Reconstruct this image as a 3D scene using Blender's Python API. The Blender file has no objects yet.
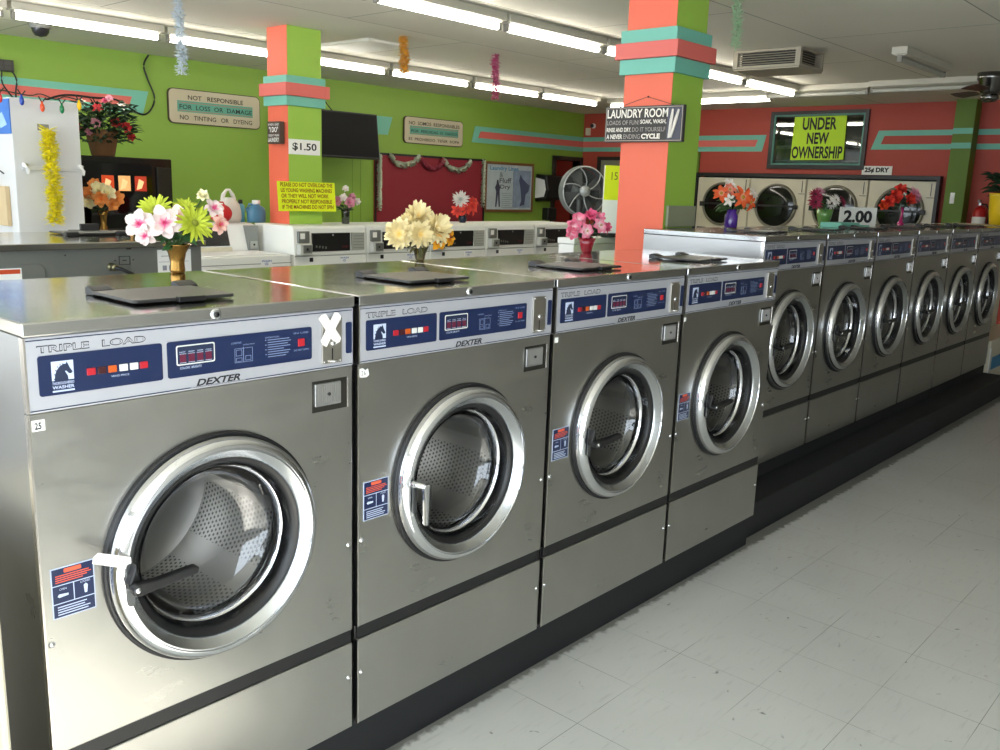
import bpy, math, random
from mathutils import Vector, Matrix
random.seed(7)
scn = bpy.context.scene
COL = scn.collection
PI = math.pi

# ------------------------------------------------------------------ colours / materials
def lin(h):
    h = h.lstrip('#'); out = []
    for i in (0, 2, 4):
        c = int(h[i:i+2], 16) / 255
        out.append(c/12.92 if c <= 0.04045 else ((c+0.055)/1.055)**2.4)
    return (*out, 1.0)
MATS = {}
def mat(name, col, rough=0.5, metal=0.0, spec=0.5, emis=0.0, bump=0.0, bscale=200.0, mottle=0.0, mscale=4.0, coat=0.0):
    if name in MATS: return MATS[name]
    m = bpy.data.materials.new(name); m.use_nodes = True
    nt = m.node_tree; b = nt.nodes['Principled BSDF']
    c = lin(col) if isinstance(col, str) else (*col, 1.0)
    b.inputs['Base Color'].default_value = c
    b.inputs['Roughness'].default_value = rough
    b.inputs['Metallic'].default_value = metal
    b.inputs['Specular IOR Level'].default_value = spec
    if coat: b.inputs['Coat Weight'].default_value = coat
    if emis:
        b.inputs['Emission Color'].default_value = c
        b.inputs['Emission Strength'].default_value = emis
    tc = None
    if bump or mottle:
        tc = nt.nodes.new('ShaderNodeTexCoord')
    if mottle:
        n = nt.nodes.new('ShaderNodeTexNoise'); n.inputs['Scale'].default_value = mscale; n.inputs['Detail'].default_value = 6
        nt.links.new(tc.outputs['Object'], n.inputs['Vector'])
        mx = nt.nodes.new('ShaderNodeMix'); mx.data_type = 'RGBA'
        mx.inputs['A'].default_value = tuple(v*(1-mottle) for v in c[:3]) + (1,)
        mx.inputs['B'].default_value = tuple(min(1, v*(1+mottle)) for v in c[:3]) + (1,)
        nt.links.new(n.outputs['Fac'], mx.inputs['Factor']); nt.links.new(mx.outputs['Result'], b.inputs['Base Color'])
    if bump:
        n = nt.nodes.new('ShaderNodeTexNoise'); n.inputs['Scale'].default_value = bscale; n.inputs['Detail'].default_value = 3
        nt.links.new(tc.outputs['Object'], n.inputs['Vector'])
        bp = nt.nodes.new('ShaderNodeBump'); bp.inputs['Strength'].default_value = bump; bp.inputs['Distance'].default_value = 0.002
        nt.links.new(n.outputs['Fac'], bp.inputs['Height']); nt.links.new(bp.outputs['Normal'], b.inputs['Normal'])
    MATS[name] = m
    return m

def steel(name, col, r0, r1, stretch=(1.5, 1.5, 45), wave=0.0, smear=0.0):
    m = bpy.data.materials.new(name); m.use_nodes = True
    nt = m.node_tree; b = nt.nodes['Principled BSDF']; L = nt.links.new
    b.inputs['Metallic'].default_value = 1.0
    tc = nt.nodes.new('ShaderNodeTexCoord'); mp = nt.nodes.new('ShaderNodeMapping'); mp.inputs['Scale'].default_value = stretch
    L(tc.outputs['Object'], mp.inputs['Vector'])
    n = nt.nodes.new('ShaderNodeTexNoise'); n.inputs['Scale'].default_value = 6; n.inputs['Detail'].default_value = 4
    L(mp.outputs['Vector'], n.inputs['Vector'])
    n2 = nt.nodes.new('ShaderNodeTexNoise'); n2.inputs['Scale'].default_value = 3.0; n2.inputs['Detail'].default_value = 5; n2.inputs['Distortion'].default_value = 1.2
    L(tc.outputs['Object'], n2.inputs['Vector'])
    ad = nt.nodes.new('ShaderNodeMath'); ad.operation = 'ADD'
    L(n.outputs['Fac'], ad.inputs[0]); L(n2.outputs['Fac'], ad.inputs[1])
    mr = nt.nodes.new('ShaderNodeMapRange'); mr.inputs['From Min'].default_value = 0.6; mr.inputs['From Max'].default_value = 1.4
    mr.inputs['To Min'].default_value = r0; mr.inputs['To Max'].default_value = r1
    L(ad.outputs[0], mr.inputs['Value']); L(mr.outputs['Result'], b.inputs['Roughness'])
    c = lin(col); mx = nt.nodes.new('ShaderNodeMix'); mx.data_type = 'RGBA'
    mx.inputs['A'].default_value = tuple(v*(0.93-smear) for v in c[:3]) + (1,); mx.inputs['B'].default_value = tuple(min(1, v*(1.06+smear)) for v in c[:3]) + (1,)
    L(n2.outputs['Fac'], mx.inputs['Factor']); L(mx.outputs['Result'], b.inputs['Base Color'])
    if wave:
        w = nt.nodes.new('ShaderNodeTexNoise'); w.inputs['Scale'].default_value = 5; w.inputs['Detail'].default_value = 1
        L(tc.outputs['Object'], w.inputs['Vector'])
        bp = nt.nodes.new('ShaderNodeBump'); bp.inputs['Strength'].default_value = wave; bp.inputs['Distance'].default_value = 0.01
        L(w.outputs['Fac'], bp.inputs['Height']); L(bp.outputs['Normal'], b.inputs['Normal'])
    return m
M_FRONT = steel('brushed steel front', '#b4b3ae', 0.25, 0.37, stretch=(1.2, 1.2, 5), wave=0.0, smear=0.05)
M_SIDE = steel('steel side', '#a4a3a1', 0.26, 0.34, stretch=(1.5, 1.5, 1.5))
M_LID = steel('polished steel lid', '#bfbfbd', 0.09, 0.17, stretch=(2, 30, 2), wave=0.06)
M_BACK = mat('galvanised back', '#83857f', 0.5, 0.6, mottle=0.08, mscale=6)
M_EDGE = mat('light catching steel edge', '#d8d2cc', 0.22, 1.0)
M_CHROME = mat('chrome', '#dcdde0', 0.08, 1.0)
M_CHROME2 = mat('satin chrome dish', '#c4c7ca', 0.24, 1.0)
M_BLACK = mat('black rubber', '#131315', 0.45)
M_BLK_PL = mat('black plastic', '#131314', 0.4)
M_KICK = mat('black painted base', '#141518', 0.65, mottle=0.12, mscale=9)
M_GREYPL = mat('charcoal plastic', '#2c2b2b', 0.4)
M_PANEL = mat('silver printed panel', '#b3b4ba', 0.38, 0.35)
M_NAVY = mat('navy overlay', '#142246', 0.3)
M_NAVYD = mat('navy ink', '#17233f', 0.5)
M_WHITE = mat('white enamel', '#ececea', 0.35)
M_WHITE2 = mat('white enamel washer', '#ebece6', 0.35)
M_CREAM = mat('cream enamel', '#d6cfb8', 0.4, mottle=0.03)
M_PAPER = mat('white paper', '#f0efe9', 0.8)
M_DINK = mat('dark ink', '#222226', 0.7)
M_RED = mat('red lens', '#a81c28', 0.3)
M_DRED = mat('dark red lens', '#3a1014', 0.3)
M_ORANGE = mat('orange lens', '#b8521a', 0.3)
M_WBTN = mat('white button', '#cfcfca', 0.4)
M_LBLUE = mat('pale blue print', '#b9c4dc', 0.5)
M_GREEN = mat('lit green paint', '#9cc34a', 0.55, mottle=0.04, mscale=1.5)  # same green as the wall, lightened for the light on the columns
M_GREENW = mat('shaded green paint', '#83a63c', 0.55, mottle=0.05, mscale=1.5)  # same green as the columns, darkened for the dimmer wall
M_CORAL = mat('coral paint', '#ea6d50', 0.55, mottle=0.03, mscale=1.5)
M_REDW = mat('brick red tone', '#ae4434', 0.6, mottle=0.05, mscale=1.5)  # deeper red than the column coral
M_TEAL = mat('teal paint', '#72b9a4', 0.55)
M_CORAL2 = mat('salmon trim paint', '#dc6a60', 0.55)
M_YELLOWP = mat('fluorescent yellow paper', '#e6f21e', 0.8)
M_LIMEP = mat('fluorescent lime paper', '#c4e83a', 0.8)

def glass_mat(name, tint='#ffffff', fac=0.06):
    m = bpy.data.materials.new(name); m.use_nodes = True; nt = m.node_tree; nt.nodes.clear(); L = nt.links.new
    o = nt.nodes.new('ShaderNodeOutputMaterial'); mx = nt.nodes.new('ShaderNodeMixShader')
    t = nt.nodes.new('ShaderNodeBsdfTransparent'); t.inputs['Color'].default_value = lin(tint)
    g = nt.nodes.new('ShaderNodeBsdfGlossy'); g.inputs['Roughness'].default_value = 0.02
    lw = nt.nodes.new('ShaderNodeLayerWeight'); lw.inputs['Blend'].default_value = 0.35
    mr = nt.nodes.new('ShaderNodeMapRange'); mr.inputs['To Min'].default_value = fac; mr.inputs['To Max'].default_value = 0.9
    L(lw.outputs['Fresnel'], mr.inputs['Value']); L(mr.outputs['Result'], mx.inputs['Fac'])
    L(t.outputs[0], mx.inputs[1]); L(g.outputs[0], mx.inputs[2]); L(mx.outputs[0], o.inputs['Surface'])
    return m
M_GLASS = glass_mat('door glass', '#e8e8e8', 0.07)
M_PANE = glass_mat('window pane', '#cfd8d8', 0.05)
M_AMBERG = glass_mat('amber glass', '#c98a32', 0.10)
M_CLEARG = glass_mat('clear glass', '#e9e2b8', 0.08)
M_PURPG = glass_mat('purple glass', '#5c2a9c', 0.08)

def uvdots(name, base, pitch, rad, rough=0.3, metal=1.0):
    m = bpy.data.materials.new(name); m.use_nodes = True; nt = m.node_tree; b = nt.nodes['Principled BSDF']; L = nt.links.new
    b.inputs['Metallic'].default_value = metal; b.inputs['Roughness'].default_value = rough
    uv = nt.nodes.new('ShaderNodeTexCoord'); sp = nt.nodes.new('ShaderNodeSeparateXYZ'); L(uv.outputs['UV'], sp.inputs[0])
    def M(op, a, c=None):
        n = nt.nodes.new('ShaderNodeMath'); n.operation = op
        for i, v in enumerate((a, c)):
            if v is None: continue
            if isinstance(v, (int, float)): n.inputs[i].default_value = v
            else: L(v, n.inputs[i])
        return n.outputs[0]
    u = M('DIVIDE', sp.outputs[0], pitch); v = M('DIVIDE', sp.outputs[1], pitch)
    row = M('FLOOR', v); sh = M('MULTIPLY', M('MODULO', row, 2), 0.5)
    fu = M('SUBTRACT', M('FRACT', M('ADD', u, sh)), 0.5); fv = M('SUBTRACT', M('FRACT', v), 0.5)
    d = M('SQRT', M('ADD', M('MULTIPLY', fu, fu), M('MULTIPLY', fv, fv)))
    hole = M('LESS_THAN', d, rad)
    band = M('GREATER_THAN', M('FRACT', M('DIVIDE', sp.outputs[0], pitch*16)), 0.35)
    hole = M('MULTIPLY', hole, band)
    mx = nt.nodes.new('ShaderNodeMix'); mx.data_type = 'RGBA'; L(hole, mx.inputs['Factor'])
    mx.inputs['A'].default_value = lin(base); mx.inputs['B'].default_value = (0.004, 0.004, 0.004, 1)
    L(mx.outputs['Result'], b.inputs['Base Color'])
    return m
M_DRUM = uvdots('perforated drum steel', '#c4c2bd', 0.0135, 0.27)
M_DRUMB = mat('drum back steel', '#bab7b2', 0.30, 1.0, mottle=0.1, mscale=8)

def petal(name, inner, outer, p0=0.15, p1=0.55):
    m = bpy.data.materials.new(name); m.use_nodes = True; nt = m.node_tree; b = nt.nodes['Principled BSDF']; L = nt.links.new
    b.inputs['Roughness'].default_value = 0.7
    uv = nt.nodes.new('ShaderNodeTexCoord'); sp = nt.nodes.new('ShaderNodeSeparateXYZ'); L(uv.outputs['UV'], sp.inputs[0])
    r = nt.nodes.new('ShaderNodeValToRGB'); r.color_ramp.elements[0].position = p0; r.color_ramp.elements[1].position = p1
    r.color_ramp.elements[0].color = lin(inner); r.color_ramp.elements[1].color = lin(outer)
    L(sp.outputs[0], r.inputs[0]); L(r.outputs[0], b.inputs['Base Color'])
    b.inputs['Subsurface Weight'].default_value = 0.0
    return m

# ------------------------------------------------------------------ mesh builder
class MB:
    def __init__(s): s.v = []; s.f = []; s.uv = []; s.sm = []; s.T = Matrix.Identity(4)
    def add(s, vs, fs, uvs=None, smooth=False):
        n = len(s.v); s.v += [tuple(s.T @ Vector(p)) for p in vs]
        for i, f in enumerate(fs):
            s.f.append(tuple(n+j for j in f)); s.sm.append(smooth)
            s.uv.append([uvs[j] for j in f] if uvs else [(0, 0)]*len(f))
        return s
    def box(s, x0, x1, y0, y1, z0, z1):
        vs = [(x, y, z) for x in (x0, x1) for y in (y0, y1) for z in (z0, z1)]
        return s.add(vs, [(0, 1, 3, 2), (4, 6, 7, 5), (0, 4, 5, 1), (2, 3, 7, 6), (0, 2, 6, 4), (1, 5, 7, 3)])
    def prism(s, pts, a, b, ax='y'):
        # pts: 2-D outline; 'y': (x,z) extruded over y a..b ; 'z': (x,y) ; 'x': (y,z)
        def P(p, t): return {'y': (p[0], t, p[1]), 'z': (p[0], p[1], t), 'x': (t, p[0], p[1])}[ax]
        n = len(pts); vs = [P(p, a) for p in pts] + [P(p, b) for p in pts]
        fs = [tuple(range(n)), tuple(range(2*n-1, n-1, -1))] + [(i, n+i, n+(i+1) % n, (i+1) % n) for i in range(n)]
        return s.add(vs, fs)
    def lathe(s, prof, c=(0, 0, 0), ax='z', n=32, a0=0, a1=2*PI, smooth=True):
        # prof: (r, t) pairs, t runs along the axis
        full = abs(a1-a0-2*PI) < 1e-6; m = n if full else n+1
        vs = []; uvs = []; fs = []; arc = 0; R = max(p[0] for p in prof)
        for k, (r, t) in enumerate(prof):
            if k: arc += math.hypot(r-prof[k-1][0], t-prof[k-1][1])
            for i in range(n+1):
                a = a0+(a1-a0)*i/n; x, y = r*math.cos(a), r*math.sin(a)
                p = {'z': (x, y, t), 'y': (x, t, y), 'x': (t, x, y)}[ax]
                vs.append((p[0]+c[0], p[1]+c[1], p[2]+c[2])); uvs.append((a*R, arc))
        for k in range(len(prof)-1):
            for i in range(n):
                a = k*(n+1)+i; fs.append((a, a+1, a+n+2, a+n+1))
        return s.add(vs, fs, uvs, smooth)
    def tube(s, path, r, n=8, cap=True, smooth_n=0):
        path = [Vector(p) for p in path]; rings = []
        if smooth_n and len(path) > 2:
            q = []
            for i in range(len(path)-1):
                a, b_, c, d = path[max(i-1, 0)], path[i], path[i+1], path[min(i+2, len(path)-1)]
                for k in range(smooth_n):
                    u = k/smooth_n; q.append(.5*((2*b_)+(c-a)*u+(2*a-5*b_+4*c-d)*u*u+(3*b_-a-3*c+d)*u**3))
            path = q+[path[-1]]
        up = Vector((0, 0, 1))
        for i, p in enumerate(path):
            d = (path[min(i+1, len(path)-1)]-path[max(i-1, 0)]).normalized()
            a = d.cross(up)
            if a.length < 1e-3: a = d.cross(Vector((1, 0, 0)))
            a.normalize(); b = d.cross(a); rr = r[i] if isinstance(r, (list, tuple)) else r
            rings.append([p+a*math.cos(2*PI*k/n)*rr+b*math.sin(2*PI*k/n)*rr for k in range(n)])
        vs = [tuple(q) for R in rings for q in R]; fs = []
        for i in range(len(path)-1):
            for k in range(n):
                fs.append((i*n+k, i*n+(k+1) % n, (i+1)*n+(k+1) % n, (i+1)*n+k))
        s.add(vs, fs, None, True)
        if cap: s.add([tuple(q) for q in rings[0]]+[tuple(q) for q in rings[-1]], [tuple(range(n)), tuple(range(2*n-1, n-1, -1))])
        return s
    def sphere(s, c, r, n=16, m=10):
        r3 = r if isinstance(r, tuple) else (r, r, r)
        T = s.T; s.T = T @ Matrix.Translation(c) @ Matrix.Diagonal((*r3, 1))
        s.lathe([(max(math.sin(PI*k/m), 1e-4), -math.cos(PI*k/m)) for k in range(m+1)], n=n); s.T = T
        return s
    def ring_plate(s, cx, cz, r, x0, x1, z0, z1, y0, y1, n=96):
        # rectangular plate in xz with a round hole
        ang = sorted(set([2*PI*i/n for i in range(n)] + [math.atan2(z-cz, x-cx) % (2*PI) for x in (x0, x1) for z in (z0, z1)]))
        def out(a):
            c, d = math.cos(a), math.sin(a); t = 1e9
            if c > 1e-9: t = min(t, (x1-cx)/c)
            if c < -1e-9: t = min(t, (x0-cx)/c)
            if d > 1e-9: t = min(t, (z1-cz)/d)
            if d < -1e-9: t = min(t, (z0-cz)/d)
            return (cx+c*t, cz+d*t)
        k = len(ang); vs = []
        for y in (y0, y1):
            vs += [(cx+r*math.cos(a), y, cz+r*math.sin(a)) for a in ang] + [(out(a)[0], y, out(a)[1]) for a in ang]
        fs = []
        for i in range(k):
            j = (i+1) % k
            fs += [(i, j, k+j, k+i), (2*k+i, 3*k+i, 3*k+j, 2*k+j), (i, 2*k+i, 2*k+j, j), (k+i, k+j, 3*k+j, 3*k+i)]
        return s.add(vs, fs)
    def text(s, t, x0, x1, z0, z1, y=0.0, shear=0.0, bold=0.0, keep=False):
        cu = bpy.data.curves.new('lettering', 'FONT'); cu.body = t; cu.offset = bold; cu.shear = shear; cu.resolution_u = 3
        ob = bpy.data.objects.new('lettering', cu); me = bpy.data.meshes.new_from_object(ob)
        vs = [v.co.copy() for v in me.vertices]
        if vs:
            a0 = min(v.x for v in vs); a1 = max(v.x for v in vs); b0 = min(v.y for v in vs); b1 = max(v.y for v in vs)
            sx = (x1-x0)/(a1-a0); sz = (z1-z0)/(b1-b0)
            s.add([(x0+(v.x-a0)*sx, y, z0+(v.y-b0)*sz) for v in vs], [tuple(p.vertices) for p in me.polygons])
        bpy.data.objects.remove(ob); bpy.data.curves.remove(cu); bpy.data.meshes.remove(me)
        return s
    def build(s, name, m, parent=None, bevel=0.0, seg=2, loc=None, rz=None):
        me = bpy.data.meshes.new(name); me.from_pydata(s.v, [], s.f)
        uvl = me.uv_layers.new(name='UVMap'); k = 0
        for p, u, sm in zip(me.polygons, s.uv, s.sm):
            p.use_smooth = sm
            for q in u: uvl.data[k].uv = q; k += 1
        me.materials.append(m); me.validate(); me.update()
        o = bpy.data.objects.new(name, me); COL.objects.link(o)
        if parent: o.parent = parent
        if bevel:
            md = o.modifiers.new('bevel', 'BEVEL'); md.width = bevel; md.segments = seg; md.limit_method = 'ANGLE'; md.angle_limit = 0.6
        if loc: o.location = loc
        if rz is not None: o.rotation_euler.z = rz
        return o
def rrect(x0, x1, z0, z1, r, n=5):
    pts = []
    for cx, cz, a in ((x1-r, z1-r, 0), (x0+r, z1-r, PI/2), (x0+r, z0+r, PI), (x1-r, z0+r, 1.5*PI)):
        pts += [(cx+r*math.cos(a+PI/2*i/n), cz+r*math.sin(a+PI/2*i/n)) for i in range(n+1)]
    return pts
def B(*a): return MB().box(*a)
def thing(name, label, cat, loc=(0, 0, 0), rz=0, group=None):
    o = bpy.data.objects.new(name, None); COL.objects.link(o); o.location = loc; o.rotation_euler = (0, 0, rz); o.empty_display_size = 0.1
    o['label'] = label; o['category'] = cat
    if group: o['group'] = group
    return o
def tag(o, label, cat, group=None):
    o['label'] = label; o['category'] = cat
    if group: o['group'] = group
    return o
def struct(o): o['kind'] = 'structure'; return o
def clone(root, label=None, loc=None, rz=None, skip=()):
    r = root.copy(); COL.objects.link(r)
    if loc: r.location = loc
    if rz is not None: r.rotation_euler = (0, 0, rz)
    if label: r['label'] = label
    def rec(src, dst):
        for ch in list(src.children):
            if ch in skip or ch.name.split('.')[0] in skip: continue
            c = ch.copy(); COL.objects.link(c); c.parent = dst; rec(ch, c)
    rec(root, r)
    return r

# ------------------------------------------------------------------ stainless washers
LX = 0.714            # design width of a body
def make_washer(w, label, group, rear=False):
    S = w/LX; X = lambda v: v*S
    t = thing('washing_machine', label, 'washing machine', group=group)
    D = 0.64; cx = w*0.497; cz = 0.601
    cab = MB()
    cab.box(0, .006, .012, D, 0, 1.083); cab.box(w-.006, w, .012, D, 0, 1.083); cab.box(.006, w-.006, D-.006, D, 0, 1.083)
    cab.box(.006, w-.006, .012, D-.006, 0, .006)
    cab.build('cabinet', M_SIDE, t)
    lp = B(0, w, 0, .012, .001, .236).build('lower_panel', M_FRONT, t, bevel=.0025)
    B(.002, w-.002, .004, .014, .237, .270).build('trim_strip', M_BLK_PL, t)
    MB().ring_plate(cx, cz, .222, 0, w, .271, .945, 0, .012).build('front_panel', M_FRONT, t, bevel=.0022)
    e = MB(); e.box(-.0006, .0035, -.0012, .012, .271, .944); e.box(-.0006, .0035, -.0012, .012, .002, .235); e.box(-.0006, .003, -.0055, .012, .947, 1.083)
    e.build('edge_highlight', M_EDGE, t)  # brighter strips colour in the light caught by folded panel edges
    # control panel
    cp = B(0, w, -.004, .0115, .9465, 1.083).build('control_panel', M_PANEL, t, bevel=.003)
    pl = MB(); pl.box(.004, w-.004, -.0046, -.0038, .9505, .9525); pl.box(.004, w-.004, -.0046, -.0038, 1.0765, 1.0785)
    pl.build('pinstripe', M_NAVYD, cp)
    ov = MB(); ov.prism(rrect(X(.021), X(.249), .976, 1.049, .005), -.0056, -.0038); ov.prism(rrect(X(.259), X(.597), .976, 1.049, .005), -.0056, -.0038)
    ov.prism(rrect(X(.692), X(.7085), .977, 1.050, .004), -.0056, -.0038)
    ov.build('overlay', M_NAVY, cp)
    y = -.0059
    MB().text('TRIPLE', X(.021), X(.112), 1.054, 1.0675, -.0042, bold=.035).text('LOAD', X(.135), X(.218), 1.054, 1.0675, -.0042, bold=.035).build('lettering', M_DINK, cp)
    MB().text('TRIPLE', X(.0225), X(.1105), 1.0558, 1.0657, -.0046, bold=.0).text('LOAD', X(.1365), X(.2165), 1.0558, 1.0657, -.0046, bold=.0).build('lettering', M_PANEL, cp)
    B(X(.305), X(.430), -.0046, -.0038, .949, .955).build('name_plate', M_PANEL, cp)
    MB().text('DEXTER', X(.318), X(.417), .953, .967, -.0048, shear=.3, bold=.035).build('lettering', M_DINK, cp)
    # horse badge
    bx, bz = X(.043), .981
    bw = X(.038)
    B(bx, bx+bw, y-.0002, y+.0002, bz+.021, bz+.056).build('badge', M_LBLUE, cp)
    h = [(.12, 0), (.14, .28), (.22, .55), (.38, .78), (.55, .88), (.66, .88), (.70, 1.0), (.76, .86), (.84, .62), (.95, .42), (.88, .32), (.78, .34), (.66, .50), (.60, .48), (.72, .22), (.74, 0)]
    MB().prism([(bx+p[0]*bw, bz+.021+p[1]*.033) for p in h], y-.0006, y-.0001).build('horse_emblem', M_NAVYD, cp)
    hm = MB()
    for k in range(6):
        a = PI*(0.98-.10*k); hx, hz = bx+bw*.5+math.cos(a)*bw*.40, bz+.021+abs(math.sin(a))*.028
        hm.box(hx-.0008, hx+.0008, y-.0005, y-.0001, hz, hz+.0022)
    hm.build('horse_emblem', M_NAVYD, cp)
    MB().text('THOROUGHBRED', bx, bx+bw, bz+.0135, bz+.0185, y, bold=.01).text('WASHER', bx, bx+bw, bz+.0055, bz+.0115, y, bold=.02).box(bx, bx+bw, y-.0002, y+.0002, bz, bz+.003).build('lettering', M_LBLUE, cp)
    # lights
    for k, (px, mm) in enumerate(((.104, M_RED), (.1235, M_DRED), (.143, M_ORANGE), (.164, M_WBTN), (.184, M_WBTN), (.203, M_RED))):
        zz = 1.0045 + .0
        B(X(px), X(px+.0155), -.0085, -.004, zz, zz+.013).build('button', mm, cp, bevel=.001)
    MB().text('VEND PRICE', X(.148), X(.182), .995, .9985, y).build('lettering', M_LBLUE, cp)
    # display
    d = MB(); d.prism(rrect(X(.277), X(.360), 1.0, 1.040, .004), y-.0004, y)
    d.build('display_frame', M_WBTN, cp)
    MB().prism(rrect(X(.2795), X(.3575), 1.0025, 1.0375, .003), y-.0008, y-.0003).build('display_window', M_NAVYD, cp)
    dg = MB(); lb = MB()
    for k in range(4):
        u = X(.284+.0185*k); dg.box(u, u+X(.0125), y-.0016, y-.0007, 1.006, 1.022); lb.text(('HOT', 'WARM', 'WARM', 'COLD')[k], u, u+X(.0125), 1.025, 1.028, y-.001)
        lb.box(u-.001, u+X(.0135), y-.0013, y-.001, 1.0225, 1.0232); lb.box(u-.001, u+X(.0135), y-.0013, y-.001, 1.0048, 1.0055)
    dg.build('display_button', mat('display red', '#5c1c34', .3), cp); lb.text('COLORS  BRIGHTS', X(.284), X(.33), .992, .9965, y).build('lettering', M_LBLUE, cp)
    # instructions
    g = MB()
    def outl(x0, x1, z0, z1, th=.0007):
        g.box(x0, x1, y-.0003, y, z0, z0+th); g.box(x0, x1, y-.0003, y, z1-th, z1); g.box(x0, x0+th, y-.0003, y, z0, z1); g.box(x1-th, x1, y-.0003, y, z0, z1)
    outl(X(.405), X(.447), .990, 1.020); g.box(X(.425), X(.426), y-.0003, y, .990, 1.022); outl(X(.408), X(.422), 1.004, 1.017); outl(X(.408), X(.422), .992, 1.000); outl(X(.43), X(.443), .993, 1.003)
    g.text('LOADING', X(.398), X(.421), 1.030, 1.034, y).text('INSTRUCTIONS', X(.425), X(.452), 1.025, 1.028, y)
    g.text('OPERATION', X(.478), X(.512), 1.034, 1.0375, y)
    for k, wv in enumerate((.054, .058, .050, .056, .04, .056, .052, .045)):
        z = 1.0295-.0052*k; g.box(X(.484), X(.484+wv), y-.0003, y, z, z+.0014)
        if k % 2 == 0: g.box(X(.478), X(.4805), y-.0003, y, z, z+.002)
    g.text('IN USE', X(.550), X(.588), 1.036, 1.040, y).text('DO NOT OPEN', X(.550), X(.588), .998, 1.002, y)
    g.build('printed_instructions', mat('dim blue print', '#8190b4', .5), cp)
    B(X(.560), X(.5765), -.0085, -.004, 1.008, 1.025).build('start_button', M_RED, cp, bevel=.001)
    # coin slide
    cs = MB().prism(rrect(X(.6235), X(.6775), .960, 1.064, .003), -.009, -.004).build('coin_slot', M_EDGE if False else mat('coin slide steel', '#b5b0a6', .35, 1.0), cp, bevel=.0008)
    sl = MB(); sl.box(X(.649), X(.652), -.0096, -.0088, .969, .995); sl.build('slot', M_BLACK, cs)
    sc = MB(); sc.lathe([(.0001, -.0135), (.0045, -.0135), (.0065, -.011), (.0065, -.009)], c=(X(.652), 0, 1.006), ax='y', n=16)
    sc.sphere((X(.628), -.0095, 1.059), .0022, 8, 6); sc.sphere((X(.673), -.0095, 1.059), .0022, 8, 6); sc.sphere((X(.628), -.0095, .965), .0022, 8, 6); sc.sphere((X(.673), -.0095, .965), .0022, 8, 6)
    sc.build('screw', M_CHROME, cs)
    MB().lathe([(.001, .968), (.013, .968), (.0135, .9655), (.012, .964), (.001, .964)], c=(X(.652), -.009, 0), ax='z', n=20, a0=-PI, a1=0).build('coin_lip', M_CHROME, cs)
    # coin box
    cb = MB(); x0, x1, z0, z1 = X(.600), X(.701), .848, .921
    cb.box(x1-.0035, x1, -.003, .0, z0, z1)
    cbo = cb.build('coin_box', M_EDGE, t, bevel=.001)  # bright strip stands for the lit right side of the recess
    B(x0, x1-.0035, -.0008, 0, z0, z1).build('recess', mat('recess shadow steel', '#4a4843', .4, .9), cbo)  # flat plate coloured dark for the shadow inside the recess
    cd = MB(); cd.prism(rrect(x0+.005, x1-.024, z0+.014, z1-.006, .003), -.006, -.001); cdo = cd.build('coin_drawer', mat('coin drawer', '#c2c3c4', .3, .95), cbo, bevel=.001)
    rb = MB()
    for k in range(13):
        u = x0+.012+k*(x1-x0-.040)/12; rb.box(u-.0006, u+.0006, -.00615, -.0058, z0+.020, z1-.010)
    rb.build('rib', M_EDGE, cdo)
    MB().lathe([(.0001, -.0085), (.004, -.0085), (.004, -.006)], c=((x0+x1)/2-.008, 0, (z0+z1)/2+.004), ax='y', n=14).build('lock', M_BLACK, cdo)
    # bolts
    bo = [(.012, .50), (w-.012, .50), (.012, .143), (w-.012, .143)]
    for bx_, bz_ in bo:
        MB().lathe([(.0001, -.0045), (.0035, -.004), (.0062, -.0015), (.0068, 0)], c=(bx_, 0, bz_), ax='y', n=14).build('bolt', M_CHROME, t)
    # lid
    lid = B(-.002, w+.002, -.008, .678 if w > .7 else .642, 1.0845, 1.110).build('lid', M_LID, t, bevel=.0028)
    MB().lathe([(.0001, -.0125), (.0085, -.0125), (.011, -.0115), (.0118, -.008)], c=(X(.363), 0, 1.0965), ax='y', n=20).build('lid_lock', M_CHROME, lid)
    MB().lathe([(.0001, -.0132), (.006, -.0132), (.006, -.0124)], c=(X(.363), 0, 1.0965), ax='y', n=12).build('keyhole', M_BLACK, lid)
    sp = MB(); sp.prism(rrect(X(.246), X(.472), .095, .290, .010), 1.114, 1.121, 'z')
    so = sp.build('soap_lid', M_GREYPL, t, bevel=.002)
    for hx in (.248, .443):
        hb = MB().prism([(.282, 1.111), (.322, 1.111), (.322, 1.126), (.310, 1.130), (.298, 1.127), (.282, 1.122)], X(hx), X(hx+.046), 'x')
        hb.build('hinge', M_BLK_PL, so, bevel=.0015)
    B(X(.335), X(.395), .082, .097, 1.1125, 1.1235).build('finger_tab', M_BLK_PL, so, bevel=.0015)
    # drum
    R = .245
    MB().lathe([(.187, .075), (R, .078), (R, .47)], c=(cx, 0, cz), ax='y', n=64).build('drum', M_DRUM, t)
    db = MB().lathe([(R, .47), (.15, .478), (.12, .468), (.03, .468), (.0005, .468)], c=(cx, 0, cz), ax='y', n=64).build('drum_back', M_DRUMB, t)
    for a in (0.35, 0.35+2*PI/3, 0.35+4*PI/3):
        r = MB(); r.T = Matrix.Translation((cx, 0, cz)) @ Matrix.Rotation(-a, 4, 'Y')
        r.prism([(R-.004, -.05), (R-.07, -.016), (R-.07, .016), (R-.004, .05)], .085, .465, 'y'); r.build('lifter', M_DRUMB, t, bevel=.004)
    MB().lathe([(.222, .002), (.215, .02), (.192, .045), (.190, .074)], c=(cx, 0, cz), ax='y', n=64).build('door_boot', M_BLACK, t)
    # door
    cc = (cx, 0, cz)
    door = MB().lathe([(.2405, -.003), (.2405, -.015), (.2385, -.025), (.2335, -.0335), (.2265, -.0385), (.2195, -.040)], c=cc, ax='y', n=96).lathe([(.2195, -.040), (.2185, -.0375)], c=cc, ax='y', n=96).build('door', M_CHROME, t)
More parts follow.
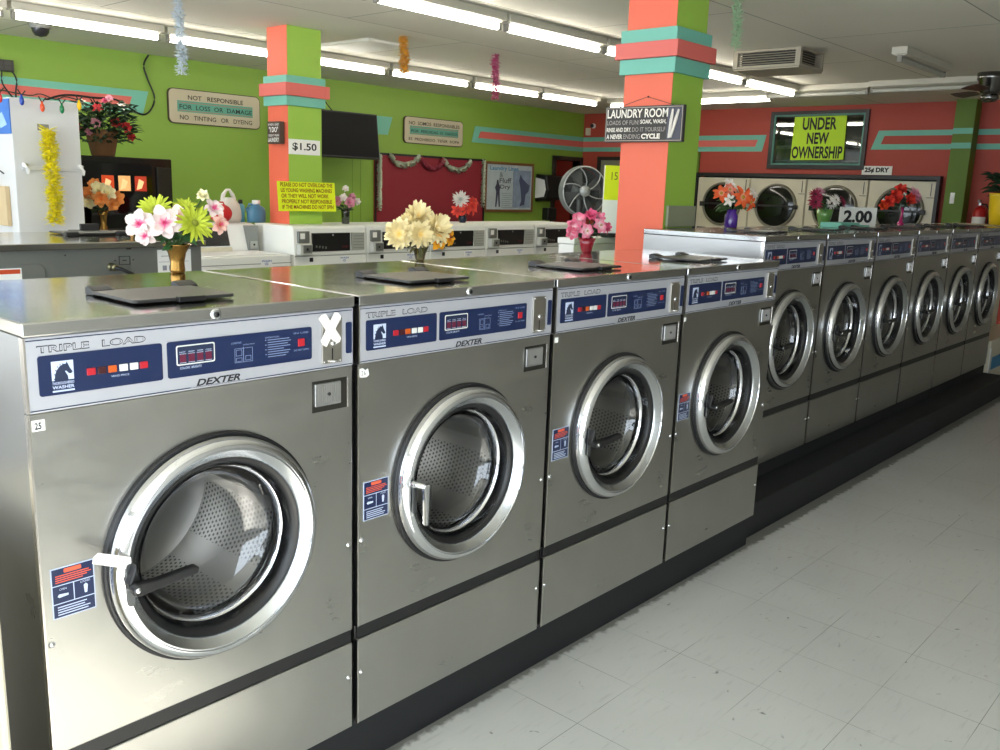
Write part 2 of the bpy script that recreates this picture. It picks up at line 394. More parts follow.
    ds = MB().lathe([(.2185, -.0375), (.2145, -.0385)], c=cc, ax='y', n=96).lathe([(.2145, -.0385), (.208, -.0335), (.199, -.0255)], c=cc, ax='y', n=96).lathe([(.199, -.0255), (.196, -.023), (.1945, -.018), (.1945, .0)], c=cc, ax='y', n=96)
    ds.build('door_dish', M_CHROME2, door)
    MB().lathe([(.2485, 0), (.2485, -.007), (.2460, -.011), (.2403, -.011), (.2403, 0)], c=cc, ax='y', n=96).build('gasket', M_BLACK, door)
    MB().lathe([(.1948, -.019), (.188, -.017), (.179, -.008), (.175, .012), (.179, .03)], c=cc, ax='y', n=72).build('inner_gasket', M_BLK_PL, door)
    MB().lathe([(.176, -.012), (.171, .02), (.160, .050), (.140, .068), (.10, .080), (.05, .085), (.0005, .086)], c=(cx, 0, cz), ax='y', n=72).build('door_glass', M_GLASS, door)
    MB().lathe([(.1715, .012), (.1690, .013), (.1665, .022), (.1640, .032), (.1660, .034)], c=(cx, 0, cz), ax='y', n=72).build('glass_highlight', M_CHROME, door)  # chrome ring added to imitate highlight arcs on the door glass
    return t, door, cx, cz
def add_handle(door, cx, cz, vertical=False):
    hx = cx-.213
    slot = MB().prism(rrect(hx-.008, hx+.006, cz-.052, cz+.036, .006), -.0485, -.044).build('handle_plate', mat('grey handle plate', '#77797a', .3, .9), door)
    if vertical:
        h = MB(); h.tube([(hx-.004, -.046, cz+.026), (hx-.004, -.066, cz+.028), (hx+.012, -.072, cz+.022)], [.009, .009, .008], 10)
        h.build('handle_pivot', M_CHROME, door)
        l = MB(); l.prism([(hx+.004, cz+.030), (hx+.024, cz+.030), (hx+.020, cz-.080), (hx+.008, cz-.080)], -.080, -.066)
        l.build('door_handle', M_CHROME, door, bevel=.004)
        MB().prism([(hx+.020, cz+.026), (hx+.0255, cz+.026), (hx+.021, cz-.076), (hx+.017, cz-.076)], -.081, -.066).build('handle_grip', M_BLK_PL, door, bevel=.001)
    else:
        h = MB(); h.prism([(hx-.012, cz+.002), (hx+.004, cz+.040), (hx+.012, cz+.008), (hx+.006, cz-.018), (hx-.010, cz-.014)], -.066, -.044)
        h.build('handle_pivot', M_BLK_PL, door, bevel=.004)
        l = MB(); l.prism([(hx-.012, cz-.016), (hx-.014, cz-.002), (hx-.004, cz+.006), (hx+.035, cz+.004), (hx+.118, cz+.008), (hx+.124, cz+.002), (hx+.121, cz-.009), (hx+.035, cz-.016), (hx+.0, cz-.020)], -.086, -.066)
        l.build('door_handle', M_BLK_PL, door, bevel=.0035)
        MB().sphere((hx-.004, -.086, cz-.006), (.006, .003, .006), 10, 6).build('handle_rivet', M_CHROME, door)
def warning_sticker(t, x0=.018, x1=.098, z0=.548, z1=.648):
    s = B(x0, x1, -.0012, .0, z0, z1).build('warning_sticker', M_LBLUE, t)
    i = MB(); i.box(x0+.002, x1-.002, -.0016, -.001, z0+.002, z0+.028); i.box(x0+.002, x0+.0395, -.0016, -.001, z0+.030, z0+.064)
    i.box(x0+.0415, x1-.002, -.0016, -.001, z0+.030, z0+.064); i.box(x0+.002, x1-.002, -.0016, -.001, z0+.066, z1-.002)
    i.build('sticker_field', M_NAVY, s)
    w = MB(); y = -.0019
    w.prism([(x0+.010, z0+.044), (x0+.013, z0+.041), (x0+.030, z0+.0425), (x0+.030, z0+.0465), (x0+.013, z0+.048)], y, y+.0003)
    w.prism([(x0+.060, z0+.037), (x0+.0645, z0+.037), (x0+.0665, z0+.052), (x0+.063, z0+.056), (x0+.0585, z0+.053)], y, y+.0003)
    w.text('OPEN', x0+.014, x0+.027, z0+.055, z0+.059, y).text('LOCKED', x0+.053, x0+.071, z0+.0585, z0+.0625, y)
    for k, l in enumerate((.056, .060, .05, .054)): w.box(x0+.009, x0+.009+l, y, y+.0003, z0+.006+.005*k, z0+.008+.005*k)
    w.build('lettering', M_LBLUE, s)
    o = MB(); o.prism(rrect(x0+.024, x0+.056, z1-.012, z1-.004, .002), y-.0002, y+.0003)
    for k, l in enumerate((.062, .066, .058, .05)): o.box(x0+.008, x0+.008+l, y, y+.0003, z1-.017-.0042*k, z1-.0152-.0042*k)
    o.build('sticker_heading', mat('orange print', '#d9593a', .6), s)
    return s

GZ = .152
L1 = 'nearest stainless front-loading washer on the left, with crossed white tape over its coin slot'
proto, pdoor, pcx, pcz = make_washer(.724, L1, 'triple-load washers in the front row')
proto.location = (0, 0, GZ)
w2 = clone(proto, 'second stainless washer from the left, its chrome door handle turned straight down', (.74, 0, GZ))
w3 = clone(proto, 'third stainless washer from the left, beside the red flower vase, black handle turned sideways', (1.48, 0, GZ))
w4 = clone(proto, 'fourth stainless washer from the left, the last on the low base before the raised row', (2.22, 0, GZ))
doorof = lambda t: [c for c in t.children if c.name.split('.')[0] == 'door'][0]
for ww, vert in ((proto, False), (w2, True), (w3, False), (w4, False)):
    add_handle(doorof(ww), pcx, pcz, vert)
for ww in (proto, w2, w3): warning_sticker(ww)
warning_sticker(w4, .012, .092, .548, .648)
# small number labels
def num_label(t, x0, x1, z0, z1, s=None, m=M_PAPER):
    o = B(x0, x1, -.0012, 0, z0, z1).build('number_label', m, t)
    if s: MB().text(s, x0+.004, x1-.006, z0+.003, z1-.004, -.0015, bold=.03).build('lettering', M_DINK, o)
num_label(proto, .006, .028, .914, .934, '25')
o = MB().prism([(.006, .914), (.026, .911), (.034, .917), (.031, .932), (.022, .928), (.016, .935), (.006, .934)], -.0012, 0).build('number_label', M_PAPER, w2)
MB().text('26', .010, .024, .917, .928, -.0015).build('lettering', M_DINK, o)
num_label(w3, .006, .022, .918, .934); num_label(w4, .006, .020, .918, .932)
# tape cross over the first coin slot
tp = MB()
for a, off in ((.95, -.0115), (-1.0, -.0135)):
    tp.T = Matrix.Translation((.652, off, 1.040)) @ Matrix.Rotation(a, 4, 'Y')
    tp.prism([(-.040, -.011), (.038, -.0105), (.041, .003), (.037, .011), (-.036, .0105), (-.041, .001)], -.0006, .0006)
tp.T = Matrix.Identity(4)
tp.build('masking_tape', mat('masking tape', '#ece7df', .8, bump=.3, bscale=60), proto)
t2 = MB(); t2.T = Matrix.Translation((pcx-.243, -.047, pcz+.050)) @ Matrix.Rotation(.42, 4, 'Y')
t2.prism([(-.040, -.010), (.030, -.011), (.036, 0), (.030, .012), (-.036, .011), (-.042, .002)], -.0008, .0008); t2.T = Matrix.Identity(4)
t2.build('masking_tape', MATS['masking tape'], doorof(proto))

# raised group of six
g2 = 'washers of the raised far row'
w5, d5, cx5, cz5 = make_washer(.690, 'first washer of the raised row, its bright steel side showing behind the fourth washer', g2)
w5.location = (3.252, .218, .232)
add_handle(d5, cx5, cz5)
B(.0, .702, .012, .62, -.0735, -.0005).build('base', M_KICK, w5)
labs = ['second washer of the raised row, below the flat teal box', 'third washer of the raised row, below the 2.00 price card',
        'fourth washer of the raised row, third from its far end', 'fifth washer of the raised row, next to the last', 'last washer of the raised row, beside the cream cabinet at the aisle end']
for k in range(5):
    clone(w5, labs[k], (3.252+.7045*(k+1), .218, .232))

# black bases
struct_ = lambda o: struct(o)
tag(B(-.02, 2.965, .031, .70, .0, .1515).build('plinth', M_KICK, None, bevel=.004), 'low black painted base under the four nearest washers', 'plinth')
pl = MB(); pl.prism([(.064, 0), (.90, 0), (.90, .1575), (.064, .1575)], 2.967, 7.50, 'x')
tag(pl.build('plinth', M_KICK, None, bevel=.004), 'long black painted base under the raised far washers', 'plinth')

# ------------------------------------------------------------------ rear machine (back towards us)
rm, rd, rcx, rcz = make_washer(.80, 'stainless washer turned away, grey back panel with pipe fitting and white paper label', None)
rm.location = (1.402, 2.49, .152); rm.rotation_euler.z = PI
for c in list(rm.children):
    if c.name.split('.')[0] in ('edge_highlight',): bpy.data.objects.remove(c)
bp = B(.004, .796, .6405, .6445, .02, 1.083).build('back_panel', M_BACK, rm, bevel=.001)
# local x here runs to the left in the picture: world x = 1.375 - x ; world y = 2.49 - y
def rx(wx): return 1.402-wx
rbk = MB(); rbk.prism(rrect(rx(.765), .785, .40, 1.035, .03), .6445, .650); rbk.build('service_cover', M_BACK, bp, bevel=.003)
sq = MB(); a0, a1, b0, b1 = rx(1.09), rx(1.045), 1.018, 1.052
for q in ((a0, a1, b0, b0+.002), (a0, a1, b1-.002, b1), (a0, a0+.002, b0, b1), (a1-.002, a1, b0, b1), ((a0+a1)/2-.008, (a0+a1)/2+.008, 1.034, 1.037)): sq.box(q[0], q[1], .6445, .6465, q[2], q[3])
sq.build('knockout', M_BLACK, bp); sq = MB(); sq.sphere((rx(1.03), .645, 1.036), .003, 8, 6); sq.sphere((rx(1.103), .645, 1.036), .003, 8, 6); sq.sphere((rx(.84), .645, 1.062), .003, 8, 6)
sq.build('screw_holes', M_BLACK, bp)
f = MB().lathe([(.016, .644), (.016, .655), (.011, .657), (.011, .672), (.013, .674), (.013, .684), (.006, .686), (.0005, .686)], c=(rx(1.012), 0, 1.012), ax='y', n=20).build('pipe_fitting', mat('brass fitting', '#8f8a6c', .35, 1.0), bp)
MB().tube([(rx(1.012), .684, 1.012), (rx(1.03), .70, 1.006), (rx(1.07), .71, .985), (rx(1.10), .70, .95)], .007).build('hose', M_BLACK, bp)
lbw = B(rx(1.352), rx(1.205), .6445, .6455, .96, 1.072).build('paper_label', M_PAPER, bp)
lt = MB()
for k in range(2): 
    q = rx(1.225+.028*k); lt.box(q-.018, q, .6456, .646, .988, 1.008)
lt.box(rx(1.34), rx(1.21), .6456, .646, 1.022, 1.0235); lt.box(rx(1.33), rx(1.22), .6456, .646, 1.045, 1.0475)
lt.build('print', mat('grey print', '#8d8f96', .7), lbw)
so = B(rx(.68), rx(.56), .6505, .6515, .975, 1.022).build('caution_sticker', M_PAPER, bp)
B(rx(.675), rx(.56), .6516, .652, 1.002, 1.018).build('sticker_heading', mat('orange red print', '#c9491f', .6), so)
lg = MB()
for k in range(2): lg.prism(rrect(rx(1.31-.235*k)-.02, rx(1.31-.235*k), 1.078, 1.084, .002), .646, .65)
lg.build('lid_clip', M_BLACK, bp)
for c in rm.children:
    if c.name.split('.')[0] == 'soap_lid': c.location.x = -.13
rl = B(.19, .27, .10, .115, 1.1105, 1.150).build('lid_tab', M_GREYPL, rm, bevel=.002)
tag(B(-.21, 1.40, 1.87, 2.49, 0, .151).build('plinth', M_KICK), 'black base under the washers that are turned away', 'plinth')

clone(rm, 'added stainless washer turned away, unseen to the left of the one with the paper label', (.595, 2.49, .152), PI)  # unseen washer added to darken the reflection in the nearest washer's side
# cream cabinet at the bottom left edge
c = thing('cabinet', 'cream enamelled cabinet whose edge shows at the lower left of the nearest washer', 'cabinet', (-.58, -.10, 0))
B(0, .48, 0, .66, .0, .83).build('body', M_CREAM, c, bevel=.012, seg=3)
B(.02, .46, -.006, -.0005, .06, .60).build('door', M_CREAM, c, bevel=.004)
MB().tube([(.40, -.005, .42), (.40, -.03, .42), (.40, -.03, .52), (.40, -.005, .52)], .006).build('handle', M_CHROME, c)

# ------------------------------------------------------------------ columns
def column(label, x0, x1, y0, y1, zs, pr):
    t = thing('column', label, 'column', ((x0+x1)/2, (y0+y1)/2, 0))
    a, b = (x1-x0)/2, (y1-y0)/2
    B(-a, -a+.004, -b, b, 0, 2.598).build('coral_face', M_CORAL, t)
    B(-a+.004, a, -b, b, 0, 2.598).build('green_face', M_GREEN, t)
    for e, z0, z1, m in ((pr[0], zs[2]+.001, zs[3], M_TEAL), (pr[1], zs[1], zs[2], M_CORAL2), (pr[0], zs[0], zs[1]-.001, M_TEAL)):
        k = MB(); o_ = a+e; p_ = b+e
        k.box(-o_, -a-.0005, -p_, p_, z0, z1); k.box(a+.0005, o_, -p_, p_, z0, z1); k.box(-a-.0005, a+.0005, -p_, -b-.0005, z0, z1); k.box(-a-.0005, a+.0005, b+.0005, p_, z0, z1)
        k.build('band', m, t, bevel=.001)
    return t
column('near square column painted coral and green with teal and salmon bands, behind the fourth washer', 3.486, 3.787, .90, 1.190, (2.112, 2.187, 2.265, 2.33), (.022, .042))
column('far square column painted coral and green, carrying the $1.50 price card', 3.368, 3.668, 4.03, 4.275, (2.048, 2.116, 2.203, 2.256), (.022, .045))
tag(B(3.505, 3.782, .882, .8985, 1.346, 1.455).build('junction_box', mat('grey green box', '#8f937a', .6, mottle=.08), None, bevel=.003), 'grey-green electrical cover plate on the green face of the near column', 'electrical box')

# LAUNDRY ROOM sign (faces -x)
def facing_mx(name, label, cat, loc): return thing(name, label, cat, loc, -PI/2)
s = facing_mx('sign', 'black framed LAUNDRY ROOM sign with a clothespin, hung on the near column', 'sign', (3.462, 1.275, 1.772))
W, H = .475, .180
B(0, W, -.012, .012, 0, H).build('board', mat('sign charcoal', '#3a3633', .6), s, bevel=.002)
fr = MB()
for q in ((.006, W-.006, .006, .009), (.006, W-.006, H-.009, H-.006), (.006, .009, .009, H-.009), (W-.009, W-.006, .009, H-.009)): fr.box(q[0], q[1], -.0135, -.012, q[2], q[3])
fr.build('border', mat('sign border', '#b5a79a', .6), s)
MB().text('LAUNDRY ROOM', .014, .385, .122, .166, -.013, bold=.02).build('lettering', mat('cream lettering', '#e9e2d4', .6), s)
MB().text('LOADS OF FUN!', .014, .215, .088, .110, -.013).text('DO IT YOURSELF', .175, .375, .052, .074, -.013).text('ENDING', .122, .225, .016, .040, -.013).build('lettering', mat('grey lettering', '#a59d94', .6), s)
MB().text('SOAK, WASH,', .222, .378, .088, .112, -.013, bold=.02).text('RINSE AND DRY.', .014, .168, .052, .074, -.013, bold=.02).text('A NEVER', .014, .115, .016, .040, -.013, bold=.03).text('CYCLE', .232, .345, .016, .042, -.013, bold=.05).build('lettering', mat('cream lettering', '#e9e2d4', .6), s)
B(.382, .462, -.0128, -.012, .012, .168).build('photo_panel', mat('blue grey photo', '#4d4d58', .6), s)
pn = MB()
for a, ox in ((.10, .408), (.27, .430)):
    pn.T = Matrix.Translation((ox, -.018, .088)) @ Matrix.Rotation(a, 4, 'Y'); pn.prism([(-.006, -.070), (.006, -.070), (.009, .02), (.006, .072), (-.004, .072), (-.009, .02)], -.004, .004)
pn.T = Matrix.Identity(4); pn.build('clothespin', mat('pale wood', '#d6cfc4', .7), s, bevel=.002)
MB().tube([(.08, .0, .18), (.246, .006, .226), (.41, 0, .18)], .0012, 6).build('hanging_wire', M_DINK, s)
MB().sphere((.246, .010, .226), .005, 8, 6).build('nail', M_BLACK, s)

# small block sign on far column
s = facing_mx('sign', 'small dark wooden block sign with white lettering on the coral side of the far column', 'sign', (3.318, 4.213, 1.775))
B(0, .155, 0, .04, 0, .158).build('block', mat('dark wood block', '#4a3a30', .6), s, bevel=.002)
MB().text('WHEN I SAID', .01, .145, .128, .144, -.001).text('"I DO"', .02, .135, .082, .120, -.001, bold=.02).text("I DIDN'T MEAN", .01, .145, .052, .068, -.001).text('LAUNDRY', .01, .145, .014, .044, -.001, bold=.01).build('lettering', M_PAPER, s)
s = thing('price_card', 'white $1.50 price card on the green face of the far column', 'sign', (3.372, 4.026, 1.706))
B(0, .277, -.002, .003, 0, .108).build('card', M_PAPER, s); MB().text('$1.50', .03, .245, .024, .084, -.0025, bold=.022).build('lettering', M_DINK, s)
s = thing('notice', 'fluorescent yellow handwritten notice taped across the far column', 'notice', (3.24, 3.99, 1.295))
n_ = MB().prism([(0, .215), (.515, .213), (.53, 0), (.012, .002)], 0, .002).build('sheet', M_YELLOWP, s)
ln = MB(); rows = ['PLEASE DO NOT OVERLOAD THE', 'US YOUNG WASHING MACHINES', 'OR THEY WILL NOT WORK', 'PROPERLY NOT RESPONSIBLE', 'IF THE MACHINES DO NOT SPIN']
for k, r_ in enumerate(rows): ln.text(r_, .028+.004*k, (.495, .49, .46, .49, .505)[k], .178-.040*k, .207-.040*k, -.001, bold=.02)
ln.build('lettering', mat('brown marker', '#8a5a10', .7), s)

# ------------------------------------------------------------------ room shell
H = 2.6; XR = 10.25; YG = 6.55; XL = -2.7; YF = -3.3
# floor material with tiles
m = bpy.data.materials.new('vinyl tile floor'); m.use_nodes = True; nt = m.node_tree; b = nt.nodes['Principled BSDF']; L = nt.links.new
tc = nt.nodes.new('ShaderNodeTexCoord'); mp = nt.nodes.new('ShaderNodeMapping'); mp.inputs['Location'].default_value = (-.2, -.02, 0)
L(tc.outputs['Object'], mp.inputs['Vector'])
br = nt.nodes.new('ShaderNodeTexBrick'); br.offset = 0; br.squash = 1
br.inputs['Scale'].default_value = 1; br.inputs['Brick Width'].default_value = .285; br.inputs['Row Height'].default_value = .285; br.inputs['Mortar Size'].default_value = .0011; br.inputs['Mortar Smooth'].default_value = .3; br.inputs['Bias'].default_value = 0
br.inputs['Color1'].default_value = lin('#cbcbc6'); br.inputs['Color2'].default_value = lin('#c2c3c0'); br.inputs['Mortar'].default_value = lin('#77766f')
L(mp.outputs['Vector'], br.inputs['Vector'])
def noise(scale, det=5, dist=0):
    n = nt.nodes.new('ShaderNodeTexNoise'); n.inputs['Scale'].default_value = scale; n.inputs['Detail'].default_value = det; n.inputs['Distortion'].default_value = dist
    L(tc.outputs['Object'], n.inputs['Vector']); return n
# seams fade in and out
n1 = noise(2.2); r1 = nt.nodes.new('ShaderNodeMapRange'); r1.inputs['From Min'].default_value = .38; r1.inputs['From Max'].default_value = .62; L(n1.outputs['Fac'], r1.inputs['Value'])
mul = nt.nodes.new('ShaderNodeMath'); mul.operation = 'MULTIPLY'; L(br.outputs['Fac'], mul.inputs[0]); L(r1.outputs['Result'], mul.inputs[1])
mx0 = nt.nodes.new('ShaderNodeMix'); mx0.data_type = 'RGBA'; L(mul.outputs[0], mx0.inputs['Factor']); mx0.inputs['B'].default_value = lin('#6f6e68')
# tile tone
n2 = noise(1.6, 6, .5); mx1 = nt.nodes.new('ShaderNodeMix'); mx1.data_type = 'RGBA'; mx1.inputs['A'].default_value = lin('#b5b6b2'); mx1.inputs['B'].default_value = lin('#d2d2cd'); L(n2.outputs['Fac'], mx1.inputs['Factor'])
L(mx1.outputs['Result'], mx0.inputs['A'])
# specks and scuffs
n3 = noise(24, 3, .8); r3 = nt.nodes.new('ShaderNodeMapRange'); r3.inputs['From Min'].default_value = .70; r3.inputs['From Max'].default_value = .76; L(n3.outputs['Fac'], r3.inputs['Value'])
mx2 = nt.nodes.new('ShaderNodeMix'); mx2.data_type = 'RGBA'; L(r3.outputs['Result'], mx2.inputs['Factor']); L(mx0.outputs['Result'], mx2.inputs['A']); mx2.inputs['B'].default_value = lin('#7c7b76')
mpx = nt.nodes.new('ShaderNodeMapping'); mpx.inputs['Scale'].default_value = (3, 22, 1); mpx.inputs['Rotation'].default_value = (0, 0, .5); L(tc.outputs['Object'], mpx.inputs['Vector'])
n4 = nt.nodes.new('ShaderNodeTexNoise'); n4.inputs['Scale'].default_value = 3; n4.inputs['Detail'].default_value = 6; L(mpx.outputs['Vector'], n4.inputs['Vector'])
r4 = nt.nodes.new('ShaderNodeMapRange'); r4.inputs['From Min'].default_value = .58; r4.inputs['From Max'].default_value = .8; r4.inputs['To Max'].default_value = .35; L(n4.outputs['Fac'], r4.inputs['Value'])
mx3 = nt.nodes.new('ShaderNodeMix'); mx3.data_type = 'RGBA'; L(r4.outputs['Result'], mx3.inputs['Factor']); L(mx2.outputs['Result'], mx3.inputs['A']); mx3.inputs['B'].default_value = lin('#90908b')
# floor darkens along the plinth edge
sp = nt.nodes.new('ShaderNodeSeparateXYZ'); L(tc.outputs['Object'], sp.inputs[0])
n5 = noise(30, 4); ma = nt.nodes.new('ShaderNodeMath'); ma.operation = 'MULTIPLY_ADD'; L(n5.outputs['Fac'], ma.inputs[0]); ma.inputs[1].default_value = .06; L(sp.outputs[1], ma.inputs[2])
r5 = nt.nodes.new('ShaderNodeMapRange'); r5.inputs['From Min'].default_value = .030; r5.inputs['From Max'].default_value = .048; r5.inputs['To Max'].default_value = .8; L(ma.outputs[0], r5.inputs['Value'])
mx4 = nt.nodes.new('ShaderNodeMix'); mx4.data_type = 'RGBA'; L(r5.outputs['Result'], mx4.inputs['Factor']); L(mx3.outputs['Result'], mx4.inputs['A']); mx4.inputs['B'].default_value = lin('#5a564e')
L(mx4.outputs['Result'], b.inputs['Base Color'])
rr = nt.nodes.new('ShaderNodeMapRange'); rr.inputs['To Min'].default_value = .28; rr.inputs['To Max'].default_value = .55; L(n2.outputs['Fac'], rr.inputs['Value']); L(rr.outputs['Result'], b.inputs['Roughness'])
M_FLOOR = m
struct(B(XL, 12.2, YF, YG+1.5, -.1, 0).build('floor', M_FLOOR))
# ceiling material
m = bpy.data.materials.new('painted ceiling board'); m.use_nodes = True; nt = m.node_tree; b = nt.nodes['Principled BSDF']; L = nt.links.new
tc = nt.nodes.new('ShaderNodeTexCoord'); br = nt.nodes.new('ShaderNodeTexBrick'); br.offset = .5
br.inputs['Scale'].default_value = 1; br.inputs['Brick Width'].default_value = 2.3; br.inputs['Row Height'].default_value = 1.15; br.inputs['Mortar Size'].default_value = .006; br.inputs['Mortar Smooth'].default_value = .8
br.inputs['Color1'].default_value = lin('#e8e3d3'); br.inputs['Color2'].default_value = lin('#e0dbcb'); br.inputs['Mortar'].default_value = lin('#7f7a6c'); L(tc.outputs['Object'], br.inputs['Vector'])
n = nt.nodes.new('ShaderNodeTexNoise'); n.inputs['Scale'].default_value = 1.4; n.inputs['Detail'].default_value = 5; L(tc.outputs['Object'], n.inputs['Vector'])
mx = nt.nodes.new('ShaderNodeMix'); mx.data_type = 'RGBA'; mx.blend_type = 'MULTIPLY'; mx.inputs['Factor'].default_value = .25; L(br.outputs['Color'], mx.inputs['A']); L(n.outputs['Color'], mx.inputs['B'])
mx.inputs['B'].default_value = (1, 1, 1, 1); n_r = nt.nodes.new('ShaderNodeMapRange'); n_r.inputs['To Min'].default_value = .6; n_r.inputs['To Max'].default_value = 1.1; L(n.outputs['Fac'], n_r.inputs['Value']); L(n_r.outputs['Result'], mx.inputs['B'])
L(mx.outputs['Result'], b.inputs['Base Color']); b.inputs['Roughness'].default_value = .8
M_CEIL = m
struct(B(XL, 12.2, YF, YG+1.5, H, H+.1).build('ceiling', M_CEIL))
# green wall with doorway at its right end
struct(B(XL, 1.40, YG, YG+.12, 0, H).build('wall_back', mat('off white wall', '#cbcac5', .7)))  # unseen stretch made off-white to whiten the reflection in the lid edge
g = MB(); g.box(1.401, 9.62, YG, YG+.12, 0, H); g.box(9.62, 10.18, YG, YG+.12, 1.93, H); g.box(10.18, XR+.12, YG, YG+.12, 0, H)
struct(g.build('wall_back', M_GREENW))
gr = MB()
for xx in (5.28, 5.98, 6.10): gr.box(xx, xx+.006, YG-.0015, YG-.0005, 0, 2.04)
struct(gr.build('trim_1', mat('panel seam green', '#5d8020', .6)))
d = MB(); d.box(9.55, 9.62, YG-.03, YG+.13, 0, 1.96); d.box(10.18, 10.24, YG-.03, YG+.13, 0, 1.96); d.box(9.55, 10.24, YG-.03, YG+.13, 1.93, 1.985)
struct(d.build('door_1', mat('dark frame', '#2c211c', .5), None, bevel=.003))
hall = MB(); hall.box(9.3, 11.2, 7.7, 7.8, 0, H); hall.box(10.9, 11.0, YG+.12, 7.7, 0, H); hall.box(9.2, 9.3, YG+.12, 7.8, 0, H)
struct(hall.build('wall_hall', mat('hall red', '#8a3a30', .7)))
hp = MB(); hp.box(9.72, 9.86, 6.80, 6.84, 0, 2.1)
struct(hp.build('trim_2', M_CREAM))
# red wall: pieces around the office window (y 2.47..3.60, z 1.905..2.51)
r = MB(); r.box(XR, XR+.12, 4.58, YG, 0, H); r.box(XR, XR+.12, 3.60, 4.58, 1.765, H); r.box(XR, XR+.12, .2, 2.47, 1.765, H); r.box(XR, XR+.12, .2, 1.56, 0, 1.765); r.box(XR, XR+.12, 2.47, 3.60, 1.765, 1.905); r.box(XR, XR+.12, 2.47, 3.60, 2.51, H)
struct(r.build('wall_right', M_REDW))
struct(B(XR, XR+.12, YF, .199, 0, H).build('wall_right', mat('dim beige wall', '#a39c8c', .7)))  # unseen stretch made beige to keep red out of the washer reflections
struct(B(10.82, 10.9, 1.4, 4.8, 0, 1.765).build('wall_blackout', M_BLACK))
struct(B(10.05, XR-.001, 1.255, 1.455, 0, H-.001).build('trim_3', mat('dimmed green paint', '#5f7a24', .6)))  # pilaster green darkened in colour for the weak light there
struct(B(XR-.03, XR-.001, 4.60, 4.72, 0, 2.06).build('trim_4', MATS['dimmed green paint']))
# office window
wn = MB()
for q in ((2.43, 3.64, 1.86, 1.91), (2.43, 3.64, 2.505, 2.545), (2.43, 2.475, 1.91, 2.505), (3.595, 3.64, 1.91, 2.505)): wn.box(XR-.03, XR+.02, q[0], q[1], q[2], q[3])
wf = struct(wn.build('window_1', M_BLK_PL, None, bevel=.002))
wi = MB()
for q in ((2.475, 3.595, 1.91, 1.932), (2.475, 3.595, 2.485, 2.505), (2.475, 2.495, 1.932, 2.485), (3.575, 3.595, 1.932, 2.485)): wi.box(XR-.02, XR+.012, q[0], q[1], q[2], q[3])
wi.build('window_trim', mat('teal window trim', '#4c8577', .5), wf)
B(XR-.004, XR+.001, 2.495, 3.575, 1.932, 2.485).build('pane', M_PANE, wf)
off = MB(); off.box(11.1, 11.15, 1.9, 4.2, 1.84, H); off.box(XR+.12, 11.1, 1.9, 1.95, 1.84, H); off.box(XR+.12, 11.1, 4.15, 4.2, 1.84, H); off.box(XR+.12, 11.15, 1.9, 4.2, 1.79, 1.84)
struct(off.build('wall_office', mat('office grey', '#6c6d66', .7)))
sh = thing('office_shelf', 'pale shelf with clutter inside the high office window', 'shelf', (10.75, 3.0, 2.15))
B(0, .3, -.9, .9, 0, .02).build('board', M_WHITE, sh); B(0, .3, -.9, .9, -.18, -.165).build('board', M_WHITE, sh)
for k, (yy, hh, cc) in enumerate(((-.5, .16, '#8f979c'), (-.25, .10, '#a8a294'), (.45, .13, '#5d6872'), (.62, .09, '#b6b1a8'))):
    tag(B(10.8, 10.98, 3.0+yy-.08, 3.0+yy+.08, 2.171, 2.171+hh).build('storage_box', mat('box tone %d' % k, cc, .6), None, bevel=.004), ['grey storage box on the office shelf, right end', 'beige storage box beside the grey one on the office shelf', 'blue-grey storage box on the left of the office shelf', 'small pale storage box at the left end of the office shelf'][k], 'box', 'storage boxes on the office shelf')
s = facing_mx('sign', 'lime handwritten UNDER NEW OWNERSHIP sign taped inside the wall window frame', 'sign', (XR-.024, 3.34, 1.965))
MB().prism([(0, .0), (.66, .010), (.65, .515), (.012, .512)], -.0015, .0015).build('sheet', M_LIMEP, s)
MB().text('UNDER', .12, .54, .355, .500, -.003, bold=.03).text('NEW', .19, .46, .190, .325, -.003, bold=.03).text('OWNERSHIP', .012, .64, .020, .165, -.003, bold=.03).build('lettering', M_DINK, s)
# stripes on walls
def stripe(n, pts_out, pts_in, plane, m_in):
    o = MB()
    if plane == 'g': o.prism(pts_out, YG-.004, YG-.0005, 'y')
    else: o.prism(pts_out, XR-.004, XR-.0005, 'x')
    o = struct(o.build('trim_%d' % n, M_TEAL)); i = MB()
    if plane == 'g': i.prism(pts_in, YG-.007, YG-.0045, 'y')
    else: i.prism(pts_in, XR-.007, XR-.0045, 'x')
    i.build('inlay', m_in, o)
zt, zb, it, ib = 2.272, 2.070, 2.212, 2.130
stripe(5, [(1.42, zb), (3.55, zb), (3.61, zt), (1.42, zt)], [(1.42, ib), (3.42, ib), (3.45, it), (1.42, it)], 'g', M_CORAL2)
stripe(6, [(5.60, zb), (6.50, zb), (6.57, zt), (5.60, zt)], [(5.60, ib), (5.70, ib), (5.70, it), (5.60, it)], 'g', M_CORAL2)
stripe(7, [(7.90, zb), (10.24, zb), (10.24, zt), (7.96, zt)], [(8.02, ib), (10.24, ib), (10.24, it), (8.06, it)], 'g', M_CORAL2)
stripe(8, [(3.735, zb), (6.545, zb), (6.545, zt), (3.69, zt)], [(3.83, ib), (6.545, ib), (6.545, it), (3.80, it)], 'r', M_CORAL2)
stripe(9, [(2.38, zb+.02), (1.456, zb+.02), (1.456, zt+.03), (2.31, zt+.03)], [(2.27, ib+.02), (1.456, ib+.02), (1.456, it+.03), (2.24, it+.03)], 'r', M_REDW)
stripe(10, [(1.254, zb+.02), (-.6, zb+.02), (-.6, zt+.03), (1.254, zt+.03)], [(1.254, ib+.02), (-.6, ib+.02), (-.6, it+.03), (1.254, it+.03)], 'r', M_REDW)
